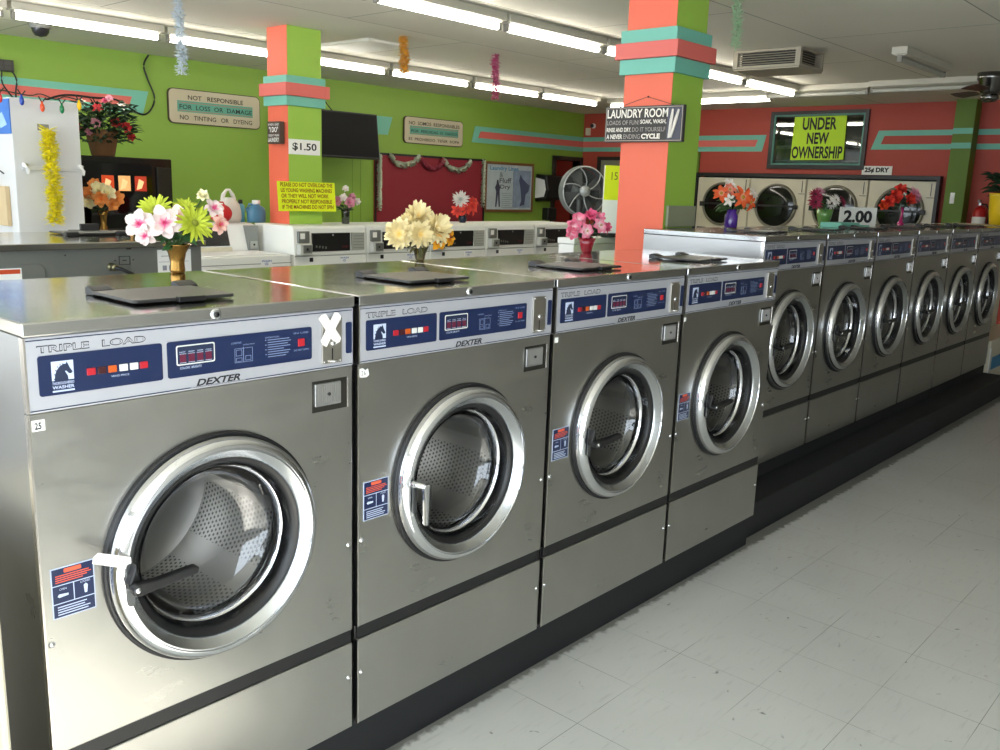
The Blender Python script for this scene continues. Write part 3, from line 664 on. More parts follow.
k = MB(); k.box(10.044, 10.0495, 1.256, 1.454, zb+.02, ib+.02); k.box(10.044, 10.0495, 1.256, 1.454, it+.03, zt+.03)
struct(k.build('trim_11', M_TEAL))
# street side: window wall on the left (x = XL) and front wall (y = YF) with shop windows
M_WALLB = mat('off white wall', '#cbcac5', .7)
w = MB(); w.box(XL-.12, XL, YF, YG+.1, 0, .22); w.box(XL-.12, XL, YF, YG+.1, 2.42, H); w.box(XL-.12, XL, YG-.6, YG+.1, .22, 2.42)
struct(w.build('wall_left', M_WALLB))
fmb = MB()
for yy in (-3.3, -1.55, .2, 1.95, 3.7, 5.42): fmb.box(XL-.10, XL-.02, yy, yy+.06, .22, 2.42)
fmb.box(XL-.10, XL-.02, YF, 5.95, .22, .28); fmb.box(XL-.10, XL-.02, YF, 5.95, 2.36, 2.42)
struct(fmb.build('window_2', mat('aluminium frame', '#9a9a96', .4, .8)))
w = MB(); w.box(XL, 12.2, YF-.12, YF, 0, .45); w.box(XL, 12.2, YF-.12, YF, 2.35, H); w.box(.2, 12.2, YF-.12, YF, .45, 2.35)
struct(w.build('wall_front', M_WALLB))
fmb = MB()
for xx in (-2.7, -1.25, .14): fmb.box(xx, xx+.06, YF-.09, YF-.03, .45, 2.35)
struct(fmb.build('window_3', MATS['aluminium frame']))
struct(B(12.1, 12.2, YF, 1.2, 0, H).build('wall_far', M_REDW))

# ------------------------------------------------------------------ ceiling lights
M_TUBE = mat('lit tube', (1.0, .955, .86), .3, emis=22.0)
def fixture(label, group, lit=True):
    t = thing('ceiling_light', label, 'light', group=group)
    B(0, 1.05, -.055, .055, -.05, -.001).build('housing', mat('fixture enamel', '#c9c4b4', .45), t, bevel=.003)
    MB().prism([(-.055, -.050), (-.02, -.062), (.02, -.062), (.055, -.05)], 0.02, 1.03, 'x').build('reflector', MATS['fixture enamel'], t)
    MB().tube([(.035, 0, -.085), (1.015, 0, -.085)], .019, 14).build('tube', M_TUBE if lit else mat('unlit tube', '#b9b8ae', .3), t)
    for sx in (.012, 1.016): B(sx, sx+.022, -.018, .018, -.104, -.055).build('socket', mat('socket', '#8e8a80', .5), t, bevel=.002)
    return t
lf = fixture('lit bare fluorescent tube in the row nearest the green wall', 'lit tubes along the green wall')
xs = [-1.38, -.30, .78, 1.86, 2.94, 4.04, 5.13, 6.23, 7.31]  # first two tubes are out of view, added to the row for light
for k, x in enumerate(xs):
    o = lf if k == 0 else clone(lf); o.location = (x, 4.95, H)
lg2 = clone(lf); lg2['label'] = 'lit bare fluorescent tube in the middle row over the washers'; lg2['group'] = 'lit tubes in the middle row'
for k, x in enumerate([-1.5, -.42, .66, 1.74, 2.83, 3.91, 4.99, 6.07, 7.16]):
    o = lg2 if k == 0 else clone(lg2); o.location = (x, 2.44, H)
o = clone(lf, 'lit fluorescent tube running crosswise in front of the red wall, nearest the near column', (8.55, 3.87, H), -PI/2)
o['group'] = 'crosswise tubes by the red wall'
o = clone(lf, 'lit fluorescent tube running crosswise before the red wall, its left half behind the near column', (8.62, 4.95, H), -PI/2) ; o['group'] = 'crosswise tubes by the red wall'
lu = fixture('unlit fluorescent tube running crosswise before the red wall, above the office window sign', None, False)
lu.location = (8.30, 2.78, H); lu.rotation_euler.z = -PI/2
o = clone(lu, 'unlit fluorescent tube running crosswise, ending at the ceiling fan', (8.22, 1.70, H), -PI/2)
st = clone(lu, 'short unlit strip light alone on the ceiling near the ceiling fan', (6.32, .80, H), 0)

# ceiling vent
v = thing('ceiling_vent', 'boxy louvred air vent hanging from the ceiling to the right of the near column', 'vent', (6.18, 1.65, 2.465))
fb = MB(); a, b_ = .19, .25
for sx in (-1, 1):
    for sy in (-1, 1): fb.box(sx*a-.02, sx*a+.02, sy*b_-.02, sy*b_+.02, 0, .134)
fb.box(-a+.02, a-.02, -b_-.019, -b_+.019, 0, .020); fb.box(-a+.02, a-.02, -b_-.019, -b_+.019, .115, .134); fb.box(-a+.02, a-.02, b_-.019, b_+.019, 0, .020)
fb.box(-a-.019, -a+.019, -b_+.02, b_-.02, 0, .020); fb.box(-a-.019, -a+.019, -b_+.02, b_-.02, .115, .134); fb.box(a-.019, a+.019, -b_+.02, b_-.02, 0, .134)
fb.build('frame', mat('vent beige', '#a89f8c', .5), v, bevel=.003)
B(-a-.015, a+.015, -b_-.015, b_+.015, -.012, -.001).build('bottom_panel', mat('vent beige', '#a89f8c'), v, bevel=.003)
B(-a+.03, a-.03, -b_+.03, b_-.03, .001, .133).build('core', M_BLACK, v)
lv = MB()
for k in range(5):
    z = .028+.017*k
    lv.add([(-a+.02, -b_-.012, z), (a-.02, -b_-.012, z), (a-.02, -b_+.012, z+.009), (-a+.02, -b_+.012, z+.009)], [(0, 1, 2, 3)])
    lv.add([(-a-.012, -b_+.02, z), (-a-.012, b_-.02, z), (-a+.012, b_-.02, z+.009), (-a+.012, -b_+.02, z+.009)], [(0, 1, 2, 3)])
lo = lv.build('louvre', mat('vent beige', '#a89f8c'), v); md = lo.modifiers.new('s', 'SOLIDIFY'); md.thickness = .003
# access panel
tag(B(4.05, 4.45, 3.95, 4.55, 2.575, 2.599).build('access_panel', mat('panel white', '#dcd9cf', .4), None, bevel=.006), 'pale flat panel on the ceiling beside the far column', 'ceiling panel')
# ceiling fan
f = thing('ceiling_fan', 'chrome ceiling fan at the right edge close to the ceiling', 'ceiling fan', (8.05, .62, 2.6))
MB().lathe([(.001, 0), (.115, 0), (.115, -.05), (.10, -.07), (.10, -.13), (.08, -.155), (.08, -.175), (.001, -.175)], n=32).build('motor', mat('dark chrome', '#7d7b78', .18, 1.0), f)
MB().lathe([(.001, -.176), (.06, -.176), (.075, -.20), (.05, -.235), (.001, -.24)], n=24).build('hub', MATS['dark chrome'], f)
for k in range(3):
    a = -1.25+k*2*PI/3; bl = MB(); bl.T = Matrix.Rotation(a, 4, 'Z') @ Matrix.Rotation(.2, 4, 'X')
    bl.prism([(.13, -.03), (.20, -.055), (.42, -.065), (.45, 0), (.42, .065), (.20, .055), (.13, .03)], -.155, -.148, 'z'); bl.build('blade', mat('dark wood blade', '#33251d', .4), f, bevel=.002)
# dome camera and corner camera
c = thing('dome_camera', 'smoked dome security camera on the ceiling at upper left', 'security camera', (2.35, 5.70, 2.6))
MB().lathe([(.001, 0), (.075, 0), (.075, -.03), (.065, -.035)], n=24).build('base', mat('grey metal', '#8b8b86', .5), c)
MB().lathe([(.062, -.033), (.058, -.06), (.04, -.085), (.001, -.095)], n=24).build('dome', mat('smoked dome', '#2b2b2e', .1), c)
c = thing('wall_camera', 'small round white camera high on the red wall by the corner', 'security camera', (10.249, 6.37, 2.43))
MB().lathe([(.001, 0), (.035, 0), (.035, -.02), (.02, -.03)], ax='x', n=20).build('base', M_WHITE, c)
MB().sphere((-.05, 0, 0), .028).build('lens_ball', M_GREYPL, c)
tag(B(10.20, 10.249, 6.42, 6.48, 2.30, 2.40).build('thermostat', M_CREAM, None, bevel=.004), 'small cream box on the red wall under the round camera', 'wall box')

# ------------------------------------------------------------------ dryers (facing -x)
def dryer():
    t = thing('dryer', 'x', 'dryer', group='cream stack dryers in the red wall')
    w = .735
    B(0, w, .02, .6, 0, 1.74).build('cabinet', M_CREAM, t)
    for zc in (.545, 1.405):
        B(.004, w-.004, 0, .019, zc-.40, zc+.33).build('front_panel', M_CREAM, t, bevel=.004)
        d = MB().lathe([(.275, 0), (.275, -.02), (.262, -.034), (.248, -.034), (.244, -.02), (.244, -.001)], c=(w/2, 0, zc), ax='y', n=56).build('door', mat('door ring beige', '#8b8676', .4, .6), t)
        MB().lathe([(.246, -.018), (.19, -.034), (.10, -.040), (.0005, -.042)], c=(w/2, 0, zc), ax='y', n=48).build('door_glass', mat('dark door glass', '#10140f', .08), d)
        hm = MB(); hm.box(w/2-.30, w/2-.235, -.045, -.0005, zc-.035, zc+.025); hm.box(w/2+.235, w/2+.29, -.045, -.0005, zc-.03, zc+.02); hm.build('hinge', M_BLK_PL, d, bevel=.004)
        B(w/2-.245, w/2+.245, -.047, -.040, zc-.012, zc+.012).build('crossbar', M_BLK_PL, d, bevel=.003)
    for ux in (.0, .55): B(ux+.03, ux+.16, -.006, -.0005, 1.02, 1.10).build('coin_meter', M_BLK_PL, t, bevel=.003)
    MB().box(w-.09, w-.01, -.007, -.0005, 1.56, 1.566).box(w-.05, w-.044, -.007, -.0005, 1.58, 1.72).build('latch_bar', M_BLK_PL, t)
    return t
dr = dryer(); dl = ['leftmost cream stack dryer, behind the orange flowers in the purple vase', 'second cream stack dryer, its round dark door fully in view', 'third cream stack dryer, behind the burgundy flowers', 'rightmost cream stack dryer, behind the tall pink bud vase']
for k in range(4):
    o = dr if k == 0 else clone(dr); o.location = (10.165-.0, 4.555-.745*k, 0); o.rotation_euler = (0, 0, -PI/2); o['label'] = dl[k]
# wall pieces recess: dryers stand in front; frame
fr = MB(); fr.box(10.14, 10.24, 1.545, 1.585, 0, 1.80); fr.box(10.14, 10.24, 4.560, 4.595, 0, 1.80); fr.box(10.14, 10.24, 1.585, 4.560, 1.755, 1.80)
struct(fr.build('trim_12', M_BLK_PL, None, bevel=.002))
k = MB(); k.box(10.371, 10.9, 1.4, 4.8, 1.7655, 1.785); k.box(10.38, 10.9, 1.4, 1.5, 0, 1.765); k.box(10.38, 10.9, 4.7, 4.8, 0, 1.765)
struct(k.build('wall_blackout', M_BLACK))  # unseen black slab and sides added to stop daylight leaking above the dryers
s = facing_mx('price_card', 'white 25-cent dry price card above the dryers', 'sign', (10.236, 2.448, 1.805))
B(0, .342, -.003, .003, 0, .10).build('card', M_PAPER, s); MB().text('25¢ DRY', .03, .31, .016, .084, -.0035, bold=.05).build('lettering', M_DINK, s)
# switch + extinguisher
s = facing_mx('light_switch', 'white light switch on the dark green pilaster', 'switch', (10.049, 1.395, 1.51))
B(0, .045, -.006, 0, 0, .115).build('plate', M_WHITE, s, bevel=.002); B(.017, .028, -.014, -.006, .04, .07).build('toggle', M_WHITE, s)
e = thing('fire_extinguisher', 'red fire extinguisher hanging on the red wall beside the green pilaster', 'fire extinguisher', (10.12, 1.10, 1.20))
MB().lathe([(.001, 0), (.06, 0), (.065, .01), (.065, .23), (.05, .27), (.02, .285), (.02, .30), (.001, .30)], n=24).build('cylinder', mat('extinguisher red', '#b81f1e', .3), e)
MB().lathe([(.0665, .08), (.0665, .18)], n=24).build('label', M_PAPER, e)
vv = MB(); vv.box(-.03, .01, -.012, .012, .30, .33); vv.prism([(-.09, .335), (.01, .325), (.01, .345), (-.085, .36)], -.01, .01); vv.build('valve', mat('grey valve', '#8c8c8c', .3, .8), e)
MB().tube([(0, -.01, .315), (.02, -.05, .31), (.03, -.085, .25), (.01, -.09, .14), (0, -.085, .08)], .009).build('hose', M_BLACK, e)
B(.06, .128, -.02, .02, .12, .2).build('bracket', M_BLK_PL, e)

# ------------------------------------------------------------------ white top/front-control washers by the green wall
def wwasher():
    t = thing('white_washer', 'x', 'washing machine', group='white washers in front of the green wall')
    w = .66; t_ = t
    B(0, w, 0, .60, 0, .99).build('cabinet', M_WHITE2, t, bevel=.006)
    c = MB().prism([(.0, .991), (.012, 1.185), (.03, 1.20), (.50, 1.20), (.50, .991)], .0, w, 'x').build('console', M_WHITE2, t, bevel=.006)
    B(.155, .495, -.008, .01, 1.018, 1.15).build('control_window', M_BLK_PL, c, bevel=.002)
    g = MB(); g.sphere((.335, -.009, 1.135), .007, 8, 6)
    for k in range(4): g.text('8', .18+.028*k, .195+.028*k, 1.045-.003*k, 1.062-.003*k, -.0085)
    g.build('display_print', mat('dim print', '#9a9a92', .6), c)
    MB().text('START', .42, .48, 1.04, 1.055, -.0085).build('display_text', mat('dim red print', '#8a2a2e', .6), c)
    B(.515, .635, -.006, .01, 1.02, 1.15).build('instruction_plate', mat('plate grey', '#a3a59c', .5), c, bevel=.002)
    ip = MB()
    for k in range(5): ip.box(.525, .625, -.0072, -.006, 1.035+.022*k, 1.039+.022*k)
    ip.build('instruction_lines', mat('plate lines', '#80827a', .6), c)
    cs = B(.03, .125, -.010, .01, 1.08, 1.165).build('coin_acceptor', mat('coin unit steel', '#8f928e', .35, .7), c, bevel=.002)
    B(.045, .085, -.0115, -.01, 1.11, 1.15).build('coin_plate', M_PAPER, cs)
    cb = B(.02, .125, -.045, -.0005, 1.0, 1.075).build('coin_box', mat('coin box white', '#c9cbc5', .4), c, bevel=.003)
    B(.045, .12, -.0465, -.045, 1.01, 1.068).build('coin_door', mat('coin unit steel', '#8f928e'), cb, bevel=.001)
    MB().sphere((.08, -.047, 1.04), .009, 8, 6).build('lock', M_BLACK, cb)
    B(.13, .16, -.004, -.0005, .945, .975).build('badge', M_BLK_PL, t)
    lb = B(.40, .49, -.003, -.0005, .93, .975).build('blue_label', M_WHITE, t)
    MB().text('WASH', .405, .485, .958, .972, -.0035, bold=.02).text('@', .43, .46, .935, .955, -.0035).build('lettering', mat('label blue', '#3c64a8', .6), lb)
    MB().prism(rrect(.51, .63, .86, .925, .01), -.003, .001).build('handle_recess', mat('recess grey', '#b2b7ba', .5), t)
    MB().box(0.002, w-.002, -.001, .0, .984, .988).build('lid_gap', mat('gap grey', '#6d6d68', .6), t)
    return t
pw = wwasher()
wl = ['white washer with front console directly under the yellow notice', 'white washer with front console right of the small pink bouquet, partly behind the cream flowers',
      'white washer with front console just right of the cream and orange bouquet', 'white washer with front console below the framed poster', 'white washer with front console left of the red vase, cut off by the white box']
for k in range(5):
    o = pw if k == 0 else clone(pw); o.location = (3.213+.668*k, 3.75, 0); o['label'] = wl[k]
# the top loader with its console at the back
t = thing('white_washer', 'white top-loading washer with low deck and rear console, left of the yellow notice', 'washing machine', (2.485, 3.75, 0), 0, None)
B(0, .70, 0, .66, 0, 1.0).build('cabinet', M_WHITE2, t, bevel=.008, seg=3)
B(.05, .65, .05, .38, 1.0005, 1.008).build('lid', M_WHITE, t, bevel=.003)
MB().box(0.002, .698, -.001, .0, .945, .949).build('deck_gap', MATS['gap grey'], t)
c = MB().prism([(.39, 1.0), (.45, 1.19), (.50, 1.20), (.65, 1.20), (.65, 1.0)], 0, .70, 'x').build('console', M_WHITE, t, bevel=.006)
cw = MB().prism([(.398, 1.045), (.438, 1.17), (.446, 1.17), (.406, 1.045)], .0, .46, 'x').build('control_window', M_BLK_PL, c)
cp_ = MB().prism([(.382, 1.005), (.390, 1.035), (.402, 1.035), (.394, 1.005)], .0, .47, 'x').build('kick_strip', M_CREAM, c)
ca = MB(); ca.box(.60, .68, .375, .47, 1.01, 1.185); cao = ca.build('coin_acceptor', MATS['coin unit steel'], c, bevel=.003)
MB().box(.61, .67, .37, .3745, 1.02, 1.075).build('coin_door', mat('coin door grey', '#b4b6b2', .3, .8), cao); MB().sphere((.64, .368, 1.05), .008, 8, 6).build('lock', M_BLACK, cao)
lb = B(.45, .54, -.003, -.0005, .93, .975).build('blue_label', M_WHITE, t); MB().text('WASH', .455, .535, .958, .972, -.0035, bold=.02).text('@', .48, .51, .935, .955, -.0035).build('lettering', MATS['label blue'], lb)
MB().prism(rrect(.55, .67, .86, .925, .01), -.003, .001).build('handle_recess', MATS['recess grey'], t)

# things on the top loader console (z 1.20, y ~4.3)
b_ = thing('plastic_bag', 'white knotted plastic bag standing on the top-loader console', 'bag', (3.06, 4.345, 1.20))
bb = MB(); bb.lathe([(.001, .0), (.085, .0), (.10, .03), (.10, .08), (.085, .13), (.055, .165), (.045, .18)], n=20)
bb.v = [(x*(1+.06*math.sin(7*math.atan2(y, x)+z*20)), y*.7, z) for x, y, z in bb.v]
bb.build('bag_body', mat('white plastic film', '#dcd9d0', .45), b_)
hh = MB(); hh.tube([(-.05, 0, .165), (-.04, 0, .20), (-.012, 0, .235), (.012, 0, .235), (.035, 0, .20), (.05, 0, .165)], [.014, .016, .010, .010, .016, .014], 8); hh.build('bag_handle', MATS['white plastic film'], b_)
j = thing('detergent_jug', 'blue detergent jug with white cap beside the plastic bag', 'bottle', (3.265, 4.30, 1.20))
jb = MB().lathe([(.001, 0), (.07, 0), (.076, .012), (.076, .08), (.066, .11), (.035, .125), (.028, .135)], n=24); jb.v = [(x, y*.65, z) for x, y, z in jb.v]; jb.build('body', mat('jug blue', '#4f86a8', .3), j)
MB().lathe([(.001, .165), (.030, .165), (.032, .135), (.001, .135)], n=20).build('cap', M_WHITE, j)
MB().tube([(-.06, 0, .06), (-.085, 0, .10), (-.06, 0, .135), (-.03, 0, .13)], .009).build('handle', MATS['jug blue'], j)
dk = thing('bottle', 'dark-capped blue bottle half hidden between bag and detergent jug', 'bottle', (3.185, 4.385, 1.20))
MB().lathe([(.001, 0), (.028, 0), (.03, .01), (.03, .12), (.015, .135)], n=16).build('body', mat('pale blue bottle', '#6fb0c8', .3), dk); MB().lathe([(.017, .135), (.017, .165), (.001, .165)], n=14).build('cap', M_BLK_PL, dk)
rb = thing('red_purse', 'round red pouch on the top-loader console behind the pink flowers', 'pouch', (2.935, 4.245, 1.20))
MB().sphere((0, 0, .068), (.088, .05, .068), 20, 12).build('body', mat('red cloth', '#c4161c', .6), rb)
MB().tube([(-.03, 0, .130), (-.02, 0, .148), (.02, 0, .148), (.03, 0, .130)], .005).build('loop', mat('red cloth', '#c4161c'), rb)

# white box with papers and the floor fan behind the third washer
t = thing('white_machine', 'plain white metal machine behind the red vase, left of the near column', 'cabinet', (3.655, 1.60, 0))
B(0, .62, 0, .115, 0, 1.205).build('body', mat('bright white enamel', '#e9e9e6', .35), t, bevel=.006)
B(-.004, .624, -.006, .121, 1.206, 1.240).build('top', mat('bright white enamel', '#e9e9e6'), t, bevel=.004)
bnd = B(.08, .55, -.004, -.0005, 1.0, 1.15).build('access_plate', mat('bright white enamel', '#e9e9e6'), t, bevel=.003)
t = thing('sign_stand', 'stand with yellow sheet above white sheet beside the near column', 'sign', (3.965, 1.63, 1.241), -.85)
B(0, .34, -.02, .09, 0, .025).build('base', M_BLK_PL, t, bevel=.003)
B(0, .34, .02, .03, .025, .43).build('backing', M_WHITE, t)
B(.0, .34, .015, .0195, .03, .225).build('white_sheet', M_PAPER, t)
B(.005, .34, .010, .0145, .225, .43).build('yellow_sheet', M_YELLOWP, t)
MB().text('15 Pm', .045, .16, .345, .39, .009).build('lettering', mat('pen brown', '#7a6a20', .7), t)
t = thing('pedestal_fan', 'round grey pedestal fan standing behind the red vase', 'fan', (4.87, 2.50, 0))
FR = mat('fan grey', '#9a9c98', .4, .3)
MB().lathe([(.001, 0), (.20, 0), (.20, .02), (.05, .04), (.03, .06), (.001, .06)], n=32).build('base', FR, t)
MB().tube([(0, 0, .05), (0, 0, 1.45)], .022, 12).build('pole', FR, t)
hd = MB(); A = math.atan2(4.87+.588, 2.5+1.635)
RM = Matrix.Translation((-.03, -.05, 1.512)) @ Matrix.Rotation(-A+.45, 4, 'Z') @ Matrix.Scale(.83, 4)
def fan_part(f, name, m):
    q = MB(); q.T = RM; f(q); return q.build(name, m, t)
fan_part(lambda q: q.lathe([(.212, -.055), (.220, -.045), (.222, -.02), (.218, .03), (.205, .055)], ax='y', n=48), 'shroud', mat('fan shroud grey', '#6d706d', .5))
def grill(q):
    for k in range(6):
        a = k*PI/3+.3; pts = [(math.cos(a+.5*s_)*(.04+.17*s_), -.055-.02*math.sin(PI*s_), math.sin(a+.5*s_)*(.04+.17*s_)) for s_ in (0, .25, .5, .75, 1)]
        q.tube(pts, .0055, 6)
    for r_ in (.21,): q.tube([(math.cos(2*PI*k/40)*r_, -.055, math.sin(2*PI*k/40)*r_) for k in range(41)], .006, 6)
fan_part(grill, 'front_grill', mat('grill grey', '#b6b8b4', .35, .3))
def finegrill(q):
    for r_ in [.055+.0125*k for k in range(12)]: q.tube([(math.cos(2*PI*k/36)*r_, -.052, math.sin(2*PI*k/36)*r_) for k in range(37)], .0016, 4)
fan_part(finegrill, 'wire_grill', mat('grill wire', '#6e706c', .4, .3))
fan_part(lambda q: q.lathe([(.0005, .062), (.12, .066), (.20, .060)], ax='y', n=40), 'dark_backing', mat('fan shadow grey', '#4a4c4a', .6))  # solid disc added as dark backing for the shadowy fan interior
fan_part(lambda q: q.lathe([(.0005, -.085), (.015, -.085), (.045, -.075), (.05, -.05)], ax='y', n=24), 'hub_cap', mat('grill grey', '#b6b8b4'))
def blades(q):
    for k in range(4):
        a = k*PI/2+.5
        P = [(.03, -.3), (.19, -.42), (.20, .25), (.03, .3)]
        q.add([(r_*math.cos(a+d_), -.02+.05*i/3, r_*math.sin(a+d_)) for i, (r_, d_) in enumerate(P)], [(0, 1, 2, 3)])
bo_ = fan_part(blades, 'fan_blade', mat('fan blade', '#6b6d6a', .4)); md = bo_.modifiers.new('s', 'SOLIDIFY'); md.thickness = .004
fan_part(lambda q: q.lathe([(.0005, .17), (.06, .16), (.08, .10), (.08, .03), (.0005, .03)], ax='y', n=24), 'motor', FR)

# ------------------------------------------------------------------ left background
t = thing('drink_machine', 'tall white machine panel at the left with a towel rail and yellow garland', 'vending machine', (1.655, 4.50, 0))
B(0, .42, 0, .75, 0, 1.965).build('body', mat('cabinet white', '#d5d6d6', .4), t, bevel=.006)
B(-.006, -.0005, .0, .45, 1.745, 1.955).build('blue_picture', mat('blue picture', '#2d6fc4', .4), t)
MB().prism([(.05, 1.80), (.16, 1.78), (.22, 1.84), (.12, 1.88)], -.0075, -.0062, 'x').build('picture_accent', mat('white blue', '#9fc4ec', .4), t)
MB().prism([(.25, 1.86), (.33, 1.84), (.31, 1.92)], -.0075, -.0062, 'x').build('picture_accent', M_RED, t)
rl = MB(); rl.box(.045, .40, -.012, -.0005, 1.525, 1.555); rl.build('towel_rail', mat('cabinet white', '#d5d6d6'), t, bevel=.002)
for hx in (.055, .40): MB().tube([(hx, -.01, 1.56), (hx, -.04, 1.555), (hx+.005, -.05, 1.53), (hx+.012, -.035, 1.505)], [.014, .016, .014, .008], 8).build('hook', M_WHITE, t)
B(.155, .225, -.002, -.0005, 1.775, 1.815).build('tape', mat('grey tape', '#80827c', .6), t)
# coin door on the -x side
pk = B(-.03, -.0005, .10, .30, 1.17, 1.42).build('coin_panel', mat('tan panel', '#cdb58c', .5), t, bevel=.004)
MB().tube([(-.03, .20, 1.43), (-.05, .20, 1.46), (-.05, .15, 1.53), (-.03, .10, 1.50)], .005).build('cable', M_BLACK, t)

def garland(name, label, x, y, z1, z0, cols, R=.035, n=420, cat='garland', sway=.008, sz=.022):
    q = MB(); rnd = random.Random(hash(label) % 1000 if False else int(x*100+z1*10))
    for k in range(n):
        tt = rnd.random(); z = z0+(z1-z0)*tt; a = rnd.random()*2*PI; r_ = R*(.35+.65*rnd.random())*(1.0+.25*math.sin(tt*26))
        c = Vector((x+sway*math.sin(tt*5), y, z)); d = Vector((math.cos(a), math.sin(a), rnd.uniform(-.5, .5))).normalized()
        p = c+d*r_; s1 = d.cross(Vector((0, 0, 1))).normalized()*sz*.35*rnd.uniform(.5, 1.2); s2 = Vector((rnd.uniform(-1, 1), rnd.uniform(-1, 1), rnd.uniform(-1, 1))).normalized()*sz*.5
        q.add([tuple(c+d*r_*.3), tuple(p+s1), tuple(p+d*sz*.5+s2*.6), tuple(p-s1)], [(0, 1, 2, 3)])
    q.tube([(x+sway*math.sin(s_*5), y, z0+(z1-z0)*s_) for s_ in [i/8 for i in range(9)]], .003, 6)
    o = q.build(name, mat('tinsel '+label[:14], cols, .35, spec=.8), None)
    return tag(o, label, cat)
garland('tinsel_garland', 'fluffy yellow garland hanging down the tall white machine', 1.845, 4.41, 1.785, 1.20, '#fbee2a', .050, 1500, sz=.034)
garland('tinsel_garland', 'pale blue and white garland hanging from the ceiling at the left', 2.48, 3.90, 2.60, 2.16, '#dfe8ee', .036, 800, sz=.026)
garland('tinsel_garland', 'orange-yellow garland hanging from the ceiling right of the television', 4.16, 3.67, 2.60, 2.33, '#e8ae34', .038, 700, sz=.026)
garland('tinsel_garland', 'magenta pink garland hanging from the ceiling', 5.18, 3.67, 2.60, 2.24, '#d0528c', .036, 700, sz=.026)
garland('tinsel_garland', 'pale green garland hanging from the ceiling right of the near column', 4.30, 1.01, 2.60, 2.345, '#cdeac6', .030, 600)

# string lights
t = thing('string_lights', 'string of coloured bulbs strung across the top of the white machine', 'string lights', (1.6, 4.44, 1.98))
MB().tube([(-.15, 0, .03), (0, 0, .015), (.15, 0, .0), (.22, 0, .015), (.31, 0, -.01), (.37, 0, .012), (.475, 0, -.005)], .004, 6, smooth_n=4).build('cord', mat('dark green cord', '#1d3020', .5), t)
for bx, bz, cc, nm in ((-.02, -.04, '#d03038', 'red'), (.105, -.045, '#2a4aa8', 'blue'), (.225, -.075, '#e2542a', 'orange'), (.345, -.075, '#1f7a48', 'green'), (.455, -.045, '#f2c417', 'yellow')):
    o = MB().lathe([(.001, .0), (.010, .008), (.0145, .025), (.012, .045), (.007, .052), (.007, .065), (.001, .065)], c=(bx, 0, bz-.02), n=14).build('bulb', mat('bulb '+nm, cc, .25), t); o['label'] = nm+' bulb'
    MB().tube([(bx, 0, bz+.04), (bx-.02, 0, bz+.075)], .004, 6).build('wire', mat('dark green cord', '#1d3020'), t)
    MB().tube([(bx, 0, bz+.04), (bx+.025, 0, bz+.07)], .004, 6).build('wire', mat('dark green cord', '#1d3020'), t)
# power box and cable
p = thing('outlet_box', 'black outlet box with plugs high on the green wall at the left edge', 'outlet', (2.29, 6.545, 2.31))
B(0, .15, -.05, 0, 0, .09).build('box', M_BLK_PL, p, bevel=.003)
gg = MB()
for k in range(2):
    for q in range(2): B(.02+.06*k, .065+.06*k, -.053, -.05, .012+.038*q, .040+.038*q).build('socket', M_GREYPL, p)
MB().tube([(.06, -.03, -.001), (.06, -.03, -.10), (.14, -.02, -.21), (.20, -.02, -.30)], .007, smooth_n=4).build('cord', M_BLACK, p)
MB().tube([(.13, -.03, .02), (.17, -.03, -.06), (.16, -.02, -.20), (.24, -.02, -.27)], .007, smooth_n=4).build('cord', M_BLACK, p)
q = MB().tube([(2.45, 6.53, 2.03), (2.65, 6.53, 2.10), (2.85, 6.53, 2.17), (3.10, 6.53, 2.17), (3.30, 6.53, 2.17), (3.50, 6.53, 2.07), (3.60, 6.53, 2.09), (3.66, 6.53, 2.22), (3.60, 6.53, 2.38), (3.57, 6.53, 2.50), (3.62, 6.53, 2.59)], .008, 8, smooth_n=5).build('cable', M_BLACK)
tag(q, 'black cable looping along the stripe and up the green wall to the ceiling', 'cable')

# black vending machine with lit pictures
t = thing('snack_machine', 'black vending machine with small lit orange pictures, under the potted flowers', 'vending machine', (2.12, 5.0, 0))
B(0, .87, .02, .75, 0, 1.645).build('body', mat('gloss black', '#08080a', .25), t, bevel=.008)
B(.03, .70, .005, .019, .75, 1.60).build('front_glass', mat('black screen', '#050506', .08), t, bevel=.003)
B(.0, .80, -.22, -.001, 1.085, 1.11).build('ledge', M_WHITE, t, bevel=.003)
B(.74, .85, .0, .019, .85, 1.58).build('side_panel', M_BLK_PL, t, bevel=.003)
for k, cc in enumerate(('#c2431a', '#e8b070', '#a8321c')):
    x0 = .31+k*.125; pc = B(x0, x0+.09, -.001, .0045, 1.40, 1.51).build('picture', mat('lit picture %d' % k, cc, .4, emis=.55), t)
    MB().prism([(x0+.01, 1.41), (x0+.05, 1.42), (x0+.07, 1.47), (x0+.03, 1.49)], -.002, -.0012).build('picture_detail', mat('lit cream', '#f0c890', .4, emis=.6), pc)
for k, (x0, z0, cc) in enumerate(((.50, 1.16, '#596b60'), (.64, 1.19, '#7c2f20'))):
    B(x0, x0+.09, -.001, .0045, z0, z0+.08).build('picture', mat('dim picture %d' % k, cc, .4), t)
